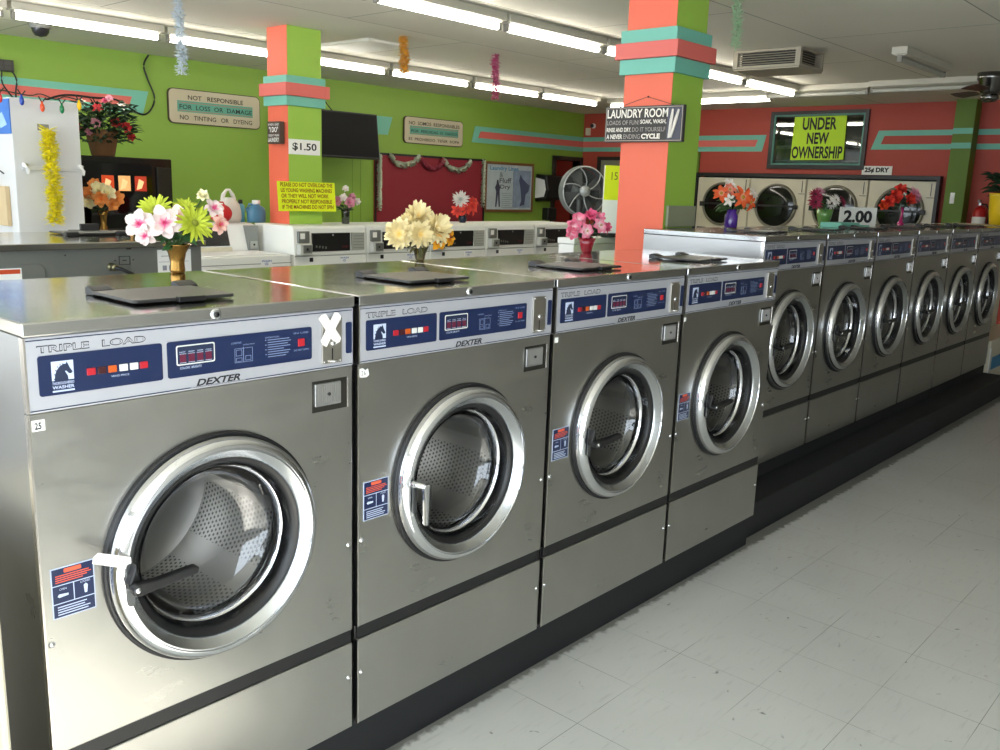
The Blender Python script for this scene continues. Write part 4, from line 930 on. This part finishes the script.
# framed posters etc on the green wall
def wall_sign(label, x0, x1, z0, z1, rows, seed):
    s = thing('sign', label, 'sign', (x0, YG-.006, z0), 0, None); W = x1-x0; Hh = z1-z0
    MB().prism(rrect(0, W, 0, Hh, .05), -.016, .005).build('rim', mat('sign brown rim', '#4c3f30', .6), s)
    MB().prism(rrect(.008, W-.008, .008, Hh-.008, .046), -.020, -.0161).build('board', mat('sign beige', '#c2b79c', .6), s)
    B(.09*W, .91*W, -.022, -.0202, .34*Hh, .66*Hh).build('stripe', mat('sign teal', '#5aa08c', .6), s)
    st_ = MB(); st_.box(.10*W, .90*W, -.0228, -.0221, .37*Hh, .385*Hh); st_.box(.10*W, .90*W, -.0228, -.0221, .60*Hh, .615*Hh); st_.build('pinstripe', mat('sign salmon', '#b86a5c', .6), s)
    tx = MB()
    for (r_, a, b_), zz in zip(rows, (.70, .42, .12)): tx.text(r_, a*W, b_*W, zz*Hh, (zz+.13)*Hh, -.0235, bold=.01)
    tx.build('lettering', M_DINK, s)
wall_sign('rounded beige NOT RESPONSIBLE FOR LOSS OR DAMAGE sign on the green wall', 3.79, 4.78, 2.01, 2.33, [('NOT   RESPONSIBLE', .20, .80), ('FOR  LOSS  OR  DAMAGE', .11, .90), ('NO   TINTING   OR   DYEING', .11, .90)], 1)
wall_sign('rounded beige Spanish-language sign on the green wall above the red board', 6.735, 7.72, 1.995, 2.305, [('NO  SOMOS  RESPONSABLES', .07, .93), ('POR  PERDIDAS  O  DAÑOS', .11, .90), ('ES  PROHIBIDO  TEÑIR  ROPA', .07, .93)], 2)
# red board
t = thing('notice_board', 'dark red board with silver tinsel edging on the green wall', 'notice board', (6.29, YG-.005, .98))
B(0, 1.85, -.02, 0, 0, .885).build('panel', mat('dark red board', '#8a1f2c', .7), t)
q = MB()
for r_ in ((0, 1.85, .86, .885), (0, .02, 0, .86), (1.83, 1.85, 0, .86)): q.box(r_[0], r_[1], -.03, -.0205, r_[2], r_[3])
q.build('frame', M_BLK_PL, t)
def tinsel(pts, m, n=160, r_=.034):
    q = MB(); rnd = random.Random(len(pts)*7+n)
    for k in range(n):
        s_ = rnd.random()*(len(pts)-1); i = int(s_); f_ = s_-i; p = [pts[i][j]*(1-f_)+pts[min(i+1, len(pts)-1)][j]*f_ for j in (0, 1)]
        a = rnd.random()*6.28; q.add([(p[0], -.035, p[1]), (p[0]+math.cos(a)*r_, -.05-.01*rnd.random(), p[1]+math.sin(a)*r_), (p[0]+math.cos(a+.7)*r_*1.3, -.04, p[1]+math.sin(a+.7)*r_*1.3)], [(0, 1, 2)])
    return q.build('tinsel', m, t)
SILV = mat('silver tinsel', '#b7bfa8', .35, .5)
tinsel([(.05, .86), (.05, .25)], SILV, 220); tinsel([(1.80, .86), (1.80, .30)], SILV, 200)
tinsel([(.22, .85), (.30, .77), (.45, .75), (.60, .80), (.66, .86)], SILV, 200); tinsel([(1.08, .84), (1.18, .75), (1.35, .72), (1.48, .77), (1.55, .84)], SILV, 200)
tinsel([(.68, .85), (.78, .76), (.90, .72), (1.02, .77), (1.08, .84)], mat('red tinsel', '#9c3a4a', .4, .4), 180)
# poster
t = thing('poster', 'wood-framed blue and white laundry poster on the green wall', 'poster', (8.15, YG-.005, 1.195))
q = MB(); W, Hh = .975, .655
for r_ in ((0, W, 0, .035), (0, W, Hh-.035, Hh), (0, .03, .035, Hh-.035), (W-.03, W, .035, Hh-.035)): q.box(r_[0], r_[1], -.03, 0, r_[2], r_[3])
q.build('frame', mat('brown wood frame', '#7c5530', .5), t, bevel=.004)
B(.03, W-.03, -.015, 0, .035, Hh-.035).build('print', mat('poster print', '#b9c6cb', .5, mottle=.2, mscale=9), t)
B(.56, W-.05, -.018, -.0155, .06, Hh-.10).build('right_picture', mat('poster right', '#8fa0b8', .5, mottle=.35, mscale=12), t)
MB().text('Laundry Lines', .09, .66, .53, .60, -.019, bold=.02).build('heading', mat('poster blue', '#3f8cb8', .5), t)
MB().text('&', .28, .35, .46, .52, -.019).text('Fluff', .28, .52, .38, .45, -.019, bold=.02).text('Dry', .30, .50, .29, .36, -.019, bold=.02).build('lettering', mat('poster grey', '#5d5f6a', .5), t)
fg_ = MB(); fg_.prism([(.215, .07), (.235, .07), (.26, .25), (.285, .07), (.305, .07), (.29, .27), (.30, .33), (.27, .38), (.26, .42), (.235, .42), (.23, .37), (.20, .32), (.225, .27)], -.019, -.0155); fg_.build('figure', mat('poster figure', '#3c3a52', .5), t)
fg_ = MB(); fg_.prism([(.70, .08), (.74, .16), (.72, .30), (.68, .42), (.70, .50), (.76, .44), (.82, .40), (.90, .36), (.88, .28), (.82, .24), (.80, .10)], -.021, -.0185); fg_.build('figure', mat('poster figure2', '#46506e', .5), t)
lnn = MB()
for k in range(8): lnn.box(.34, .54-.03*(k % 2), -.019, -.0155, .06+.026*k, .067+.026*k)
lnn.build('print_lines', mat('poster lines', '#8aa0a4', .5), t)
# towel dispenser
t = thing('towel_dispenser', 'black and white paper towel dispenser on the green wall beside the poster', 'dispenser', (9.19, YG-.005, 1.34))
MB().prism([(0, 0), (-.20, .04), (-.24, .16), (-.20, .36), (0, .38)], .0, .37, 'x').build('housing', M_BLK_PL, t, bevel=.02, seg=3)
MB().prism([(-.01, .05), (-.17, .07), (-.20, .17), (-.17, .30), (-.01, .33)], -.012, -.0005, 'x').build('end_cover', M_WHITE, t, bevel=.005)
t = tag(B(9.36, 9.56, YG-.12, YG-.005, 1.09, 1.26).build('soap_dispenser', M_BLK_PL, None, bevel=.015, seg=3), 'small black box below the paper towel dispenser', 'dispenser')
# door on red wall near corner
d2 = MB(); d2.box(XR-.03, XR, 6.20, 6.26, 0, 2.0); d2.box(XR-.03, XR, 5.30, 5.36, 0, 2.0); d2.box(XR-.03, XR, 5.36, 6.20, 1.95, 2.0)
dd = struct(d2.build('door_2', MATS['dark frame'])); B(XR-.012, XR-.001, 5.36, 6.20, 0, 1.95).build('door_leaf', mat('olive grey door', '#8c8b72', .6), dd)
# TV
t = thing('television', 'black flat television on a bracket beside the far column', 'television', (5.60, 6.17, 2.0), -.06)
s_ = MB(); s_.T = Matrix.Rotation(-.12, 4, 'X'); s_.box(-.56, .40, -.03, .03, -.235, .245); tv = s_.build('casing', M_BLK_PL, t, bevel=.008)
s_ = MB(); s_.T = Matrix.Rotation(-.12, 4, 'X'); s_.box(-.545, .385, -.033, -.0302, -.215, .228); s_.build('screen', mat('tv screen', '#050507', .5, spec=.15), t)
MB().box(-.04, .04, .03, .37, -.04, .04).box(-.12, .12, .35, .375, -.12, .12).build('wall_bracket', M_BLK_PL, t)
MB().tube([(-.10, .10, .24), (-.11, .30, .40), (-.10, .34, .55)], .006).build('cable', MATS['dark green cord'], t)

# ------------------------------------------------------------------ cream end cabinet behind the last washer
t = thing('cream_machine', 'cream cabinet on a black base past the last raised washer, with a blue label', 'cabinet', (7.525, .21, 0))
B(0.02, 1.25, .02, .70, 0, .03).build('base', M_KICK, t)
B(0, 1.25, .0, .26, .031, .42).build('lower_box', M_CREAM, t, bevel=.006)
B(0, 1.25, .27, .70, .031, 1.335).build('upper_body', M_CREAM, t, bevel=.006)
B(.16, .40, .252, .2695, .45, .85).build('door', mat('bright white enamel', '#e9e9e6'), t, bevel=.004)
B(-.008, .010, -.006, -.0005, .031, .36).build('corner_post', M_WHITE, t)
B(.08, .40, -.003, -.0005, .17, .275).build('blue_label', mat('label cyan', '#3a8ab8', .5), t)

# ------------------------------------------------------------------ flowers
def grid_petal(q, T, L_, Wd, cup, curl, n=5, ws=(0.25, .75, 1.0, .85, .25)):
    vs = []; uv = []; fs = []
    for i in range(n):
        s_ = i/(n-1); w_ = Wd*ws[i]; r_ = L_*s_; z = L_*(cup*s_*s_*.9) - curl*L_*s_**3
        for j, u_ in enumerate((-1, 0, 1)):
            vs.append(T @ Vector((r_, u_*w_*.5, z+abs(u_)*w_*.18))); uv.append((s_, .5+u_*.5))
    for i in range(n-1):
        for j in range(2): a = i*3+j; fs.append((a, a+1, a+4, a+3))
    q.add([tuple(v) for v in vs], fs, uv, True)
def bloom(parent, p, d, R, kind, m, cm, rnd):
    q = MB(); d = Vector(d).normalized(); rot = d.to_track_quat('Z', 'Y').to_matrix().to_4x4(); T0 = Matrix.Translation(p) @ rot
    spec = {'daisy': [(16, 1.0, .20, .15, .10), (14, .85, .18, .45, .05), (10, .6, .16, .9, 0)],
            'lily': [(6, 1.0, .42, .35, .45), (5, .8, .40, .8, .3)],
            'mum': [(13, 1.0, .34, .05, .30), (13, .98, .34, .40, .2), (12, .9, .34, .8, .1), (11, .78, .32, 1.3, 0), (9, .62, .32, 2.0, 0), (6, .5, .3, 2.8, 0)],
            'rose': [(6, 1.0, .75, .5, .35), (6, .85, .75, 1.0, .1), (5, .7, .7, 1.7, 0), (4, .5, .6, 2.6, 0)],
            'hibiscus': [(6, 1.0, .72, .35, .25), (5, .7, .45, .9, .1)]}[kind]
    for n, l, w_, cup, curl in spec:
        o = rnd.random()*6
        for k in range(n):
            a = o+2*PI*k/n+rnd.uniform(-.12, .12); T = T0 @ Matrix.Rotation(a, 4, 'Z') @ Matrix.Rotation(rnd.uniform(-.15, .15), 4, 'X') @ Matrix.Rotation(rnd.uniform(-.14, .14), 4, 'Y')
            grid_petal(q, T, R*l*rnd.uniform(.88, 1.08), R*w_, cup*.7, curl)
    o = q.build('bloom', m, parent)
    if cm:
        c = MB(); c.T = T0
        if kind == 'hibiscus':
            for k in range(6): a = k; c.tube([(0, 0, .0), (math.cos(a)*R*.12, math.sin(a)*R*.12, R*.45)], R*.025, 5)
        else: c.sphere((0, 0, R*.06), (R*.17, R*.17, R*.10), 10, 6)
        c.build('bloom_centre', cm, o)
    return o
M_LEAF = mat('leaf green', '#2f5a2c', .6); M_LEAFD = mat('leaf dark', '#1f3a22', .6); M_LEAFO = mat('leaf olive', '#5d5a2a', .6)
M_STEM = mat('stem green', '#3d5a26', .6)
def leaves(parent, spots, size, m, rnd, name='leaf'):
    q = MB()
    for p, d in spots:
        d = Vector(d).normalized(); rot = d.to_track_quat('X', 'Z').to_matrix().to_4x4(); T = Matrix.Translation(p) @ rot @ Matrix.Rotation(rnd.uniform(-.8, .8), 4, 'X')
        grid_petal(q, T, size*rnd.uniform(.7, 1.2), size*.42, .1, .3, ws=(.15, .8, 1.0, .7, .06))
    return q.build(name, m, parent)
def bouquet(label, loc, vase_prof, vase_m, blooms, mleaf, leafn=22, leafz=(.10, .16), leafr=.06, leafs=.05, seed=1, cat='flowers', scale=1.0):
    rnd = random.Random(seed); t = thing('flower_vase', label, cat, loc); t.scale = (scale,)*3
    prof = vase_prof; zt = prof[-1][1]
    v = MB().lathe([(.0008, prof[0][1])]+prof+[(prof[k][0]-.003, prof[k][1]+(0 if k else .004)) for k in range(len(prof)-1, -1, -1)]+[(.0008, prof[0][1]+.004)], n=32).build('vase', vase_m, t)
    st = MB()
    for p, d, R, kind, m, cm in blooms:
        P = Vector(p); b0 = Vector((P.x*.06, P.y*.06, zt*.15)); mid = Vector((P.x*.25, P.y*.25, zt+.3*(P.z-zt)))
        st.tube([tuple(b0), (P.x*.10, P.y*.1, zt), tuple(mid), tuple(P-Vector(d).normalized()*.004)], .0022, 5)
        bloom(t, P, d, R, kind, m, cm, rnd)
    st.build('stems', M_STEM, t)
    sp_ = []
    for k in range(leafn):
        a = rnd.random()*6.283; r_ = leafr*rnd.uniform(.15, 1); z = rnd.uniform(*leafz)
        sp_.append(((math.cos(a)*r_*.5, math.sin(a)*r_*.5, z), (math.cos(a), math.sin(a), rnd.uniform(-.3, .8))))
    leaves(t, sp_, leafs, mleaf, rnd, 'foliage')
    return t
P_PINKW = petal('pink white petal', '#d83a82', '#e2cfc8', .05, .50); P_LIME = petal('lime petal', '#7d8a1c', '#b4bf30', .0, .5); P_CREAM = petal('cream petal', '#e6bc58', '#f3e2ae', .0, .5)
P_GOLD = petal('golden petal', '#d9501a', '#f2a818', .1, .5); P_HOT = petal('hot pink petal', '#f6dfe0', '#ec7898', .15, .85); P_HOT2 = petal('deep pink petal', '#d8346c', '#e8648c', .1, .7)
P_ORG = petal('orange petal', '#f0d0b0', '#e8602a', .0, .4); P_WHT = petal('white petal', '#e8d8c8', '#f2e9e0', .0, .5); P_BURG = petal('burgundy petal', '#5a1028', '#9c2346', .0, .6)
P_RED = petal('red petal', '#a81818', '#e04030', .0, .6); P_PNK = petal('pale pink petal', '#e06a90', '#eea0b8', .0, .5); P_REDD = petal('crimson petal', '#8e1620', '#c02a34', .0, .6)
P_YORG = petal('peach petal', '#e07a2a', '#f0a458', .0, .6); P_YEL = petal('pale yellow petal', '#e8d48a', '#f4ecc2', .0, .5); P_MAUVE = petal('mauve petal', '#c46a88', '#d894a6', .0, .6)
C_YEL = mat('bloom centre', '#b8902a', .7); C_DRK = mat('dark bloom centre', '#3a1a14', .7); C_OL = mat('olive centre', '#7f8420', .7); C_PK = mat('pink stamen', '#e85a8a', .6)
F = Vector((-.50, -.86, .12))     # towards the room's near side
def fd(x, z): return (F.x+x, F.y, F.z+z)
R_ = Vector((.86, -.50, 0))       # picture-right direction at the bouquets
def at(u, z, dep=0): return tuple(R_*u+Vector((0, 0, z))-Vector((F.x, F.y, 0))*dep*-1)
# 1: pink/white + lime in a brass vase
bouquet('pink, white and lime artificial flowers in a flared gold vase on the nearest washer', (.640, .640, 1.2625),
    [(.022, .0), (.024, .01), (.022, .035), (.028, .065), (.042, .088), (.045, .092)], mat('gold vase', '#98733a', .2, .9),
    [(at(-.105, .155, .03), fd(-.5, .1), .052, 'hibiscus', P_PINKW, C_PK), (at(-.032, .160, .06), fd(0, .1), .056, 'hibiscus', P_PINKW, C_PK), (at(.008, .178, .04), fd(.1, .4), .042, 'hibiscus', petal('peach white petal', '#f0b090', '#f4dcd0', .1, .5), C_PK),
     (at(-.060, .200, .0), fd(-.3, .7), .060, 'daisy', P_LIME, C_OL), (at(.058, .162, .05), fd(.4, .2), .066, 'daisy', P_LIME, C_OL), (at(.030, .205, -.03), fd(.1, .9), .045, 'daisy', P_LIME, C_OL),
     (at(.118, .208, .0), fd(.5, .5), .038, 'hibiscus', P_PINKW, C_PK), (at(.135, .158, .02), fd(.7, .0), .036, 'hibiscus', petal('salmon petal', '#e0583c', '#f0c4b4', .1, .6), C_PK),
     (at(.085, .245, -.03), fd(.1, .8), .022, 'rose', P_YEL, None), (at(-.09, .12, .05), fd(-.4, -.2), .035, 'hibiscus', P_PINKW, C_PK)],
    M_LEAF, 34, (.085, .14), .08, .055, 11, scale=.84)
# 2: cream + golden in clear glass
bouquet('cream and golden artificial flowers in a clear glass vase on the second washer', (1.532, .640, 1.2625),
    [(.018, .0), (.020, .008), (.024, .03), (.032, .05), (.038, .062)], M_CLEARG,
    [(at(-.095, .112, .03), fd(-.5, .1), .068, 'mum', P_CREAM, None), (at(-.012, .112, .06), fd(0, .0), .060, 'mum', P_CREAM, None), (at(.060, .135, .04), fd(.4, .3), .070, 'mum', P_CREAM, None),
     (at(-.010, .182, .0), fd(-.1, .8), .066, 'mum', P_CREAM, None), (at(.070, .085, .05), fd(.3, -.2), .040, 'hibiscus', P_GOLD, C_DRK), (at(.122, .100, .02), fd(.8, .0), .040, 'hibiscus', P_GOLD, C_DRK), (at(-.055, .155, .0), fd(-.4, .5), .045, 'mum', P_CREAM, None)],
    M_LEAFO, 44, (.055, .10), .09, .055, 12, scale=.82)
# 3: pink in red glass
bouquet('bright pink and white artificial flowers in a red glass vase on the third washer', (2.485, .640, 1.2625),
    [(.026, .0), (.028, .008), (.036, .04), (.046, .075)], mat('red glass', '#8e0f24', .12, coat=.6),
    [(at(-.085, .130, .03), fd(-.5, .1), .044, 'rose', P_HOT, None), (at(-.03, .112, .06), fd(0, -.1), .044, 'hibiscus', P_HOT, C_YEL), (at(.045, .140, .05), fd(.3, .1), .046, 'hibiscus', P_HOT, C_YEL),
     (at(.010, .188, .01), fd(0, .7), .036, 'rose', P_HOT2, None), (at(-.05, .162, .0), fd(-.3, .6), .042, 'rose', P_HOT, None), (at(.105, .128, .0), fd(.7, .1), .032, 'rose', P_HOT2, None),
     (at(-.095, .098, .03), fd(-.6, -.2), .036, 'rose', P_HOT, None), (at(.06, .175, .0), fd(.4, .6), .036, 'rose', P_HOT, None)],
    M_LEAFD, 34, (.07, .13), .07, .05, 13, scale=.82)
# 4: orange lilies in purple glass
bouquet('orange and white lilies in a purple glass vase on the first raised washer', (4.03, .80, 1.3425),
    [(.038, .0), (.042, .01), (.042, .075), (.030, .095), (.032, .115)], mat('purple glass', '#4a208c', .12, coat=.6),
    [(at(-.100, .215, .02), fd(-.4, .2), .062, 'lily', P_ORG, C_YEL), (at(.035, .195, .06), fd(.1, .0), .078, 'lily', P_ORG, C_YEL), (at(.115, .165, .03), fd(.5, -.1), .062, 'lily', P_ORG, C_YEL),
     (at(-.03, .275, .0), fd(0, .8), .052, 'lily', P_WHT, None), (at(.155, .215, .0), fd(.6, .4), .045, 'lily', P_WHT, None), (at(-.055, .175, .05), fd(-.3, -.1), .045, 'lily', P_WHT, None), (at(-.045, .240, .03), fd(-.2, .3), .05, 'lily', petal('pink orange petal', '#f0c0b0', '#e07860', .0, .5), C_YEL)],
    mat('leaf mid', '#4a6a38', .6), 26, (.10, .17), .09, .085, 14, scale=.86)
# 5: burgundy/white in green pot
bouquet('burgundy and white daisies in a green glass vase on a raised washer', (5.30, .80, 1.3425),
    [(.036, .0), (.040, .01), (.055, .07), (.066, .13)], mat('green glass', '#5c8a42', .15, coat=.5),
    [(at(-.11, .180, .02), fd(-.5, .2), .062, 'daisy', P_BURG, C_DRK), (at(-.10, .235, .0), fd(-.2, .6), .058, 'daisy', P_BURG, C_DRK), (at(.01, .175, .06), fd(0, .0), .052, 'daisy', P_WHT, C_DRK), (at(.07, .200, .03), fd(.3, .3), .052, 'daisy', P_WHT, C_DRK),
     (at(.155, .185, .0), fd(.6, .2), .055, 'daisy', P_BURG, C_DRK), (at(-.05, .265, -.02), fd(0, .9), .045, 'daisy', P_MAUVE, C_DRK)],
    M_LEAF, 34, (.12, .18), .10, .07, 15, scale=.84)
# 6: red + pink in slim magenta bud vase
bouquet('red and pink flowers in a slim magenta bud vase on a raised washer', (6.78, .80, 1.3425),
    [(.030, .0), (.030, .006), (.014, .02), (.013, .09), (.016, .14)], mat('magenta glass', '#b8246e', .12, coat=.6),
    [(at(-.10, .225, .02), fd(-.4, .2), .065, 'rose', P_RED, None), (at(-.16, .185, .02), fd(-.6, .0), .055, 'rose', P_RED, None), (at(.10, .245, .02), fd(.4, .4), .085, 'daisy', P_PNK, None), (at(.02, .205, .05), fd(.1, .0), .055, 'rose', P_RED, None),
     (at(-.04, .285, .0), fd(-.1, .8), .055, 'rose', P_RED, None), (at(-.19, .155, .0), fd(-.8, -.1), .045, 'rose', petal('orange red petal', '#e87030', '#e04a20'), None), (at(.16, .255, -.02), fd(.8, .5), .060, 'daisy', P_PNK, None)],
    M_LEAFD, 22, (.14, .19), .08, .06, 16, scale=.92)
# 7: yellow vase with fern at right edge
t = bouquet('tall yellow vase of dark greenery at the far right edge', (8.52, .50, 1.3355),
    [(.085, .0), (.10, .01), (.115, .12), (.125, .25), (.13, .28)], mat('yellow ceramic', '#d8b81a', .3),
    [((-.06, -.04, .50), (-.3, -.3, .9), .03, 'rose', P_YEL, None), ((.02, -.03, .56), (0, -.3, .9), .03, 'rose', P_YEL, None)],
    M_LEAFD, 90, (.28, .44), .26, .11, 17)
# 8: small pink/white bouquet on white washer
bouquet('small pink and white bouquet in a glass on the white washers, beside the yellow notice', (3.885, 4.02, 1.2005),
    [(.028, .0), (.030, .006), (.032, .08), (.036, .11)], glass_mat('dim glass', '#6f8f6a', .08),
    [(at(-.07, .170, .02), fd(-.4, .1), .045, 'rose', P_MAUVE, None), (at(.03, .165, .04), fd(.1, .0), .045, 'rose', P_MAUVE, None), (at(.0, .265, .0), fd(0, .8), .030, 'rose', P_WHT, None), (at(.085, .170, .0), fd(.6, .3), .034, 'rose', P_WHT, None), (at(-.10, .195, .0), fd(-.6, .5), .03, 'rose', P_WHT, None), (at(-.02, .20, .02), fd(0, .5), .035, 'rose', P_WHT, None), (at(.05, .205, .0), fd(.3, .6), .035, 'rose', P_MAUVE, None)],
    M_LEAFD, 30, (.10, .16), .07, .05, 18)
# 9: white/red arrangement in front of red board
bouquet('silver-white and red poinsettia flowers in a dark vase before the red board', (5.19, 4.02, 1.2005),
    [(.03, .0), (.034, .008), (.045, .04), (.035, .075), (.03, .085)], mat('dark blue vase', '#151c30', .2),
    [(at(-.03, .235, .02), fd(-.2, .4), .10, 'daisy', petal('silver petal', '#9aa09a', '#d8d2cc'), None), (at(.09, .165, .02), fd(.5, .1), .095, 'lily', P_RED, None), (at(-.06, .125, .03), fd(-.5, -.1), .085, 'lily', P_RED, None), (at(.12, .225, .0), fd(.6, .5), .07, 'lily', P_RED, None), (at(.02, .14, .05), fd(.1, -.1), .07, 'lily', P_RED, None)],
    M_LEAFD, 14, (.08, .12), .05, .05, 19, scale=.86)
# 10: orange/white round bouquet in a slim gold vase (left, on rear machine)
bouquet('round orange and pale yellow bouquet in a slim gold vase on the black machine ledge', (2.37, 4.88, 1.1105),
    [(.026, .0), (.026, .006), (.015, .035), (.018, .075), (.030, .105)], MATS['gold vase'],
    [(at(-.055, .185, .02), fd(-.4, .2), .042, 'rose', P_YORG, None), (at(-.01, .205, .03), fd(0, .5), .042, 'rose', P_YEL, None), (at(.03, .190, .03), fd(.2, .3), .042, 'rose', P_YEL, None), (at(.065, .165, .0), fd(.6, .1), .042, 'rose', P_YORG, None),
     (at(-.06, .145, .02), fd(-.5, -.1), .038, 'rose', P_YEL, None), (at(.0, .16, .05), fd(0, .0), .042, 'rose', P_YORG, None), (at(-.03, .225, .0), fd(-.2, .8), .036, 'rose', P_YORG, None), (at(.05, .135, .03), fd(.4, -.2), .034, 'rose', P_YORG, None), (at(-.085, .165, .0), fd(-.8, .1), .034, 'rose', P_YORG, None)],
    M_LEAFD, 26, (.09, .14), .07, .045, 20, scale=1.45)
# 11: potted red flowers on the black machine
t = bouquet('basket of red and pink flowers with trailing leaves on the black machine', (2.57, 5.26, 1.6455),
    [(.07, .0), (.08, .01), (.10, .10), (.115, .19)], mat('wicker brown', '#7a5634', .8, bump=.6, bscale=90),
    [(at(-.16, .20, .06), fd(-.4, .1), 0.040, 'rose', P_REDD, None), (at(-.20, .255, .04), fd(-.5, .3), 0.036, 'rose', P_REDD, None), (at(-.03, .235, .08), fd(0, .1), 0.043, 'hibiscus', P_MAUVE, None), (at(.10, .245, .06), fd(.3, .2), 0.040, 'rose', P_REDD, None), (at(.17, .215, .05), fd(.5, .1), 0.043, 'rose', P_REDD, None),
     (at(.20, .150, .04), fd(.6, -.1), 0.036, 'rose', P_REDD, None), (at(-.02, .345, .03), fd(0, .4), 0.043, 'hibiscus', P_REDD, None), (at(.06, .42, .0), fd(.1, .7), 0.032, 'hibiscus', P_MAUVE, None), (at(-.13, .38, .0), fd(-.3, .6), .035, 'lily', P_WHT, None), (at(.15, .37, .0), fd(.4, .5), .04, 'lily', P_WHT, None), (at(-.08, .17, .1), fd(-.2, -.2), 0.029, 'rose', P_MAUVE, None), (at(.03, .40, .0), fd(0, .6), 0.022, 'rose', P_HOT2, None)],
    M_LEAFD, 600, (.10, .38), .46, .065, 21, scale=1.02)

# ------------------------------------------------------------------ small objects on the raised washers
s = thing('price_card', 'white 2.00 price card standing on the raised washers', 'sign', (5.50, .78, 1.343), -.75)
B(0, .26, -.002, .002, 0, .125).build('card', M_PAPER, s); MB().text('2.00', .03, .23, .022, .104, -.003, bold=.04).build('lettering', M_DINK, s)
tb = thing('teal_box', 'flat teal box lying on the raised washers in front of the 2.00 card', 'box', (5.02, .57, 1.343), -.1)
B(0, .24, 0, .14, 0, .030).build('body', mat('teal card', '#7cc4b4', .6), tb, bevel=.003)
B(.24, .46, .04, .12, 0, .012).build('flap', mat('teal card', '#7cc4b4'), tb, bevel=.002)

# ------------------------------------------------------------------ lighting
wd = bpy.data.worlds.new('world'); scn.world = wd; wd.use_nodes = True; nt = wd.node_tree
bg = nt.nodes['Background']; bg.inputs['Color'].default_value = (.80, .90, 1.0, 1); bg.inputs['Strength'].default_value = 5.4
def portal(loc, rot, sx, sy):
    l = bpy.data.lights.new('daylight_portal', 'AREA'); l.shape = 'RECTANGLE'; l.size = sx; l.size_y = sy; l.cycles.is_portal = True
    o = bpy.data.objects.new('daylight_portal', l); COL.objects.link(o); o.location = loc; o.rotation_euler = rot
portal((XL-.06, (YF+5.95)/2, 1.32), (0, -PI/2, 0), 2.2, 9.2)
portal((-1.25, YF-.06, 1.4), (PI/2, 0, 0), 2.9, 1.9)

sl = bpy.data.lights.new('sun', 'SUN'); sl.energy = 17.0; sl.angle = .01; sl.color = (1.0, .95, .86)
so_ = bpy.data.objects.new('sun', sl); COL.objects.link(so_); so_.location = (-3, -8, 6)
so_.rotation_euler = Vector((.20, .95, -.75)).to_track_quat('-Z', 'Y').to_euler()
# ------------------------------------------------------------------ camera
yaw, pitch, roll = 0.8430, -0.2059, 0.0340
cam = bpy.data.cameras.new('camera'); cam.sensor_width = 36; cam.lens = 897.6/1000*36; cam.clip_start = .02
co = bpy.data.objects.new('camera', cam); COL.objects.link(co)
fw = Vector((math.sin(yaw)*math.cos(pitch), math.cos(yaw)*math.cos(pitch), math.sin(pitch))); rt = Vector((math.cos(yaw), -math.sin(yaw), 0)); up = rt.cross(fw)
r2 = rt*math.cos(roll)+up*math.sin(roll); u2 = -rt*math.sin(roll)+up*math.cos(roll)
Mx = Matrix((r2, u2, -fw)).transposed().to_4x4(); Mx.translation = (-.5884, -1.6355, 1.5182); co.matrix_world = Mx
scn.camera = co
scn.view_settings.view_transform = 'Standard'; scn.view_settings.look = 'None'; scn.view_settings.gamma = 1; scn.view_settings.exposure = .28
scn.view_settings.use_curve_mapping = False
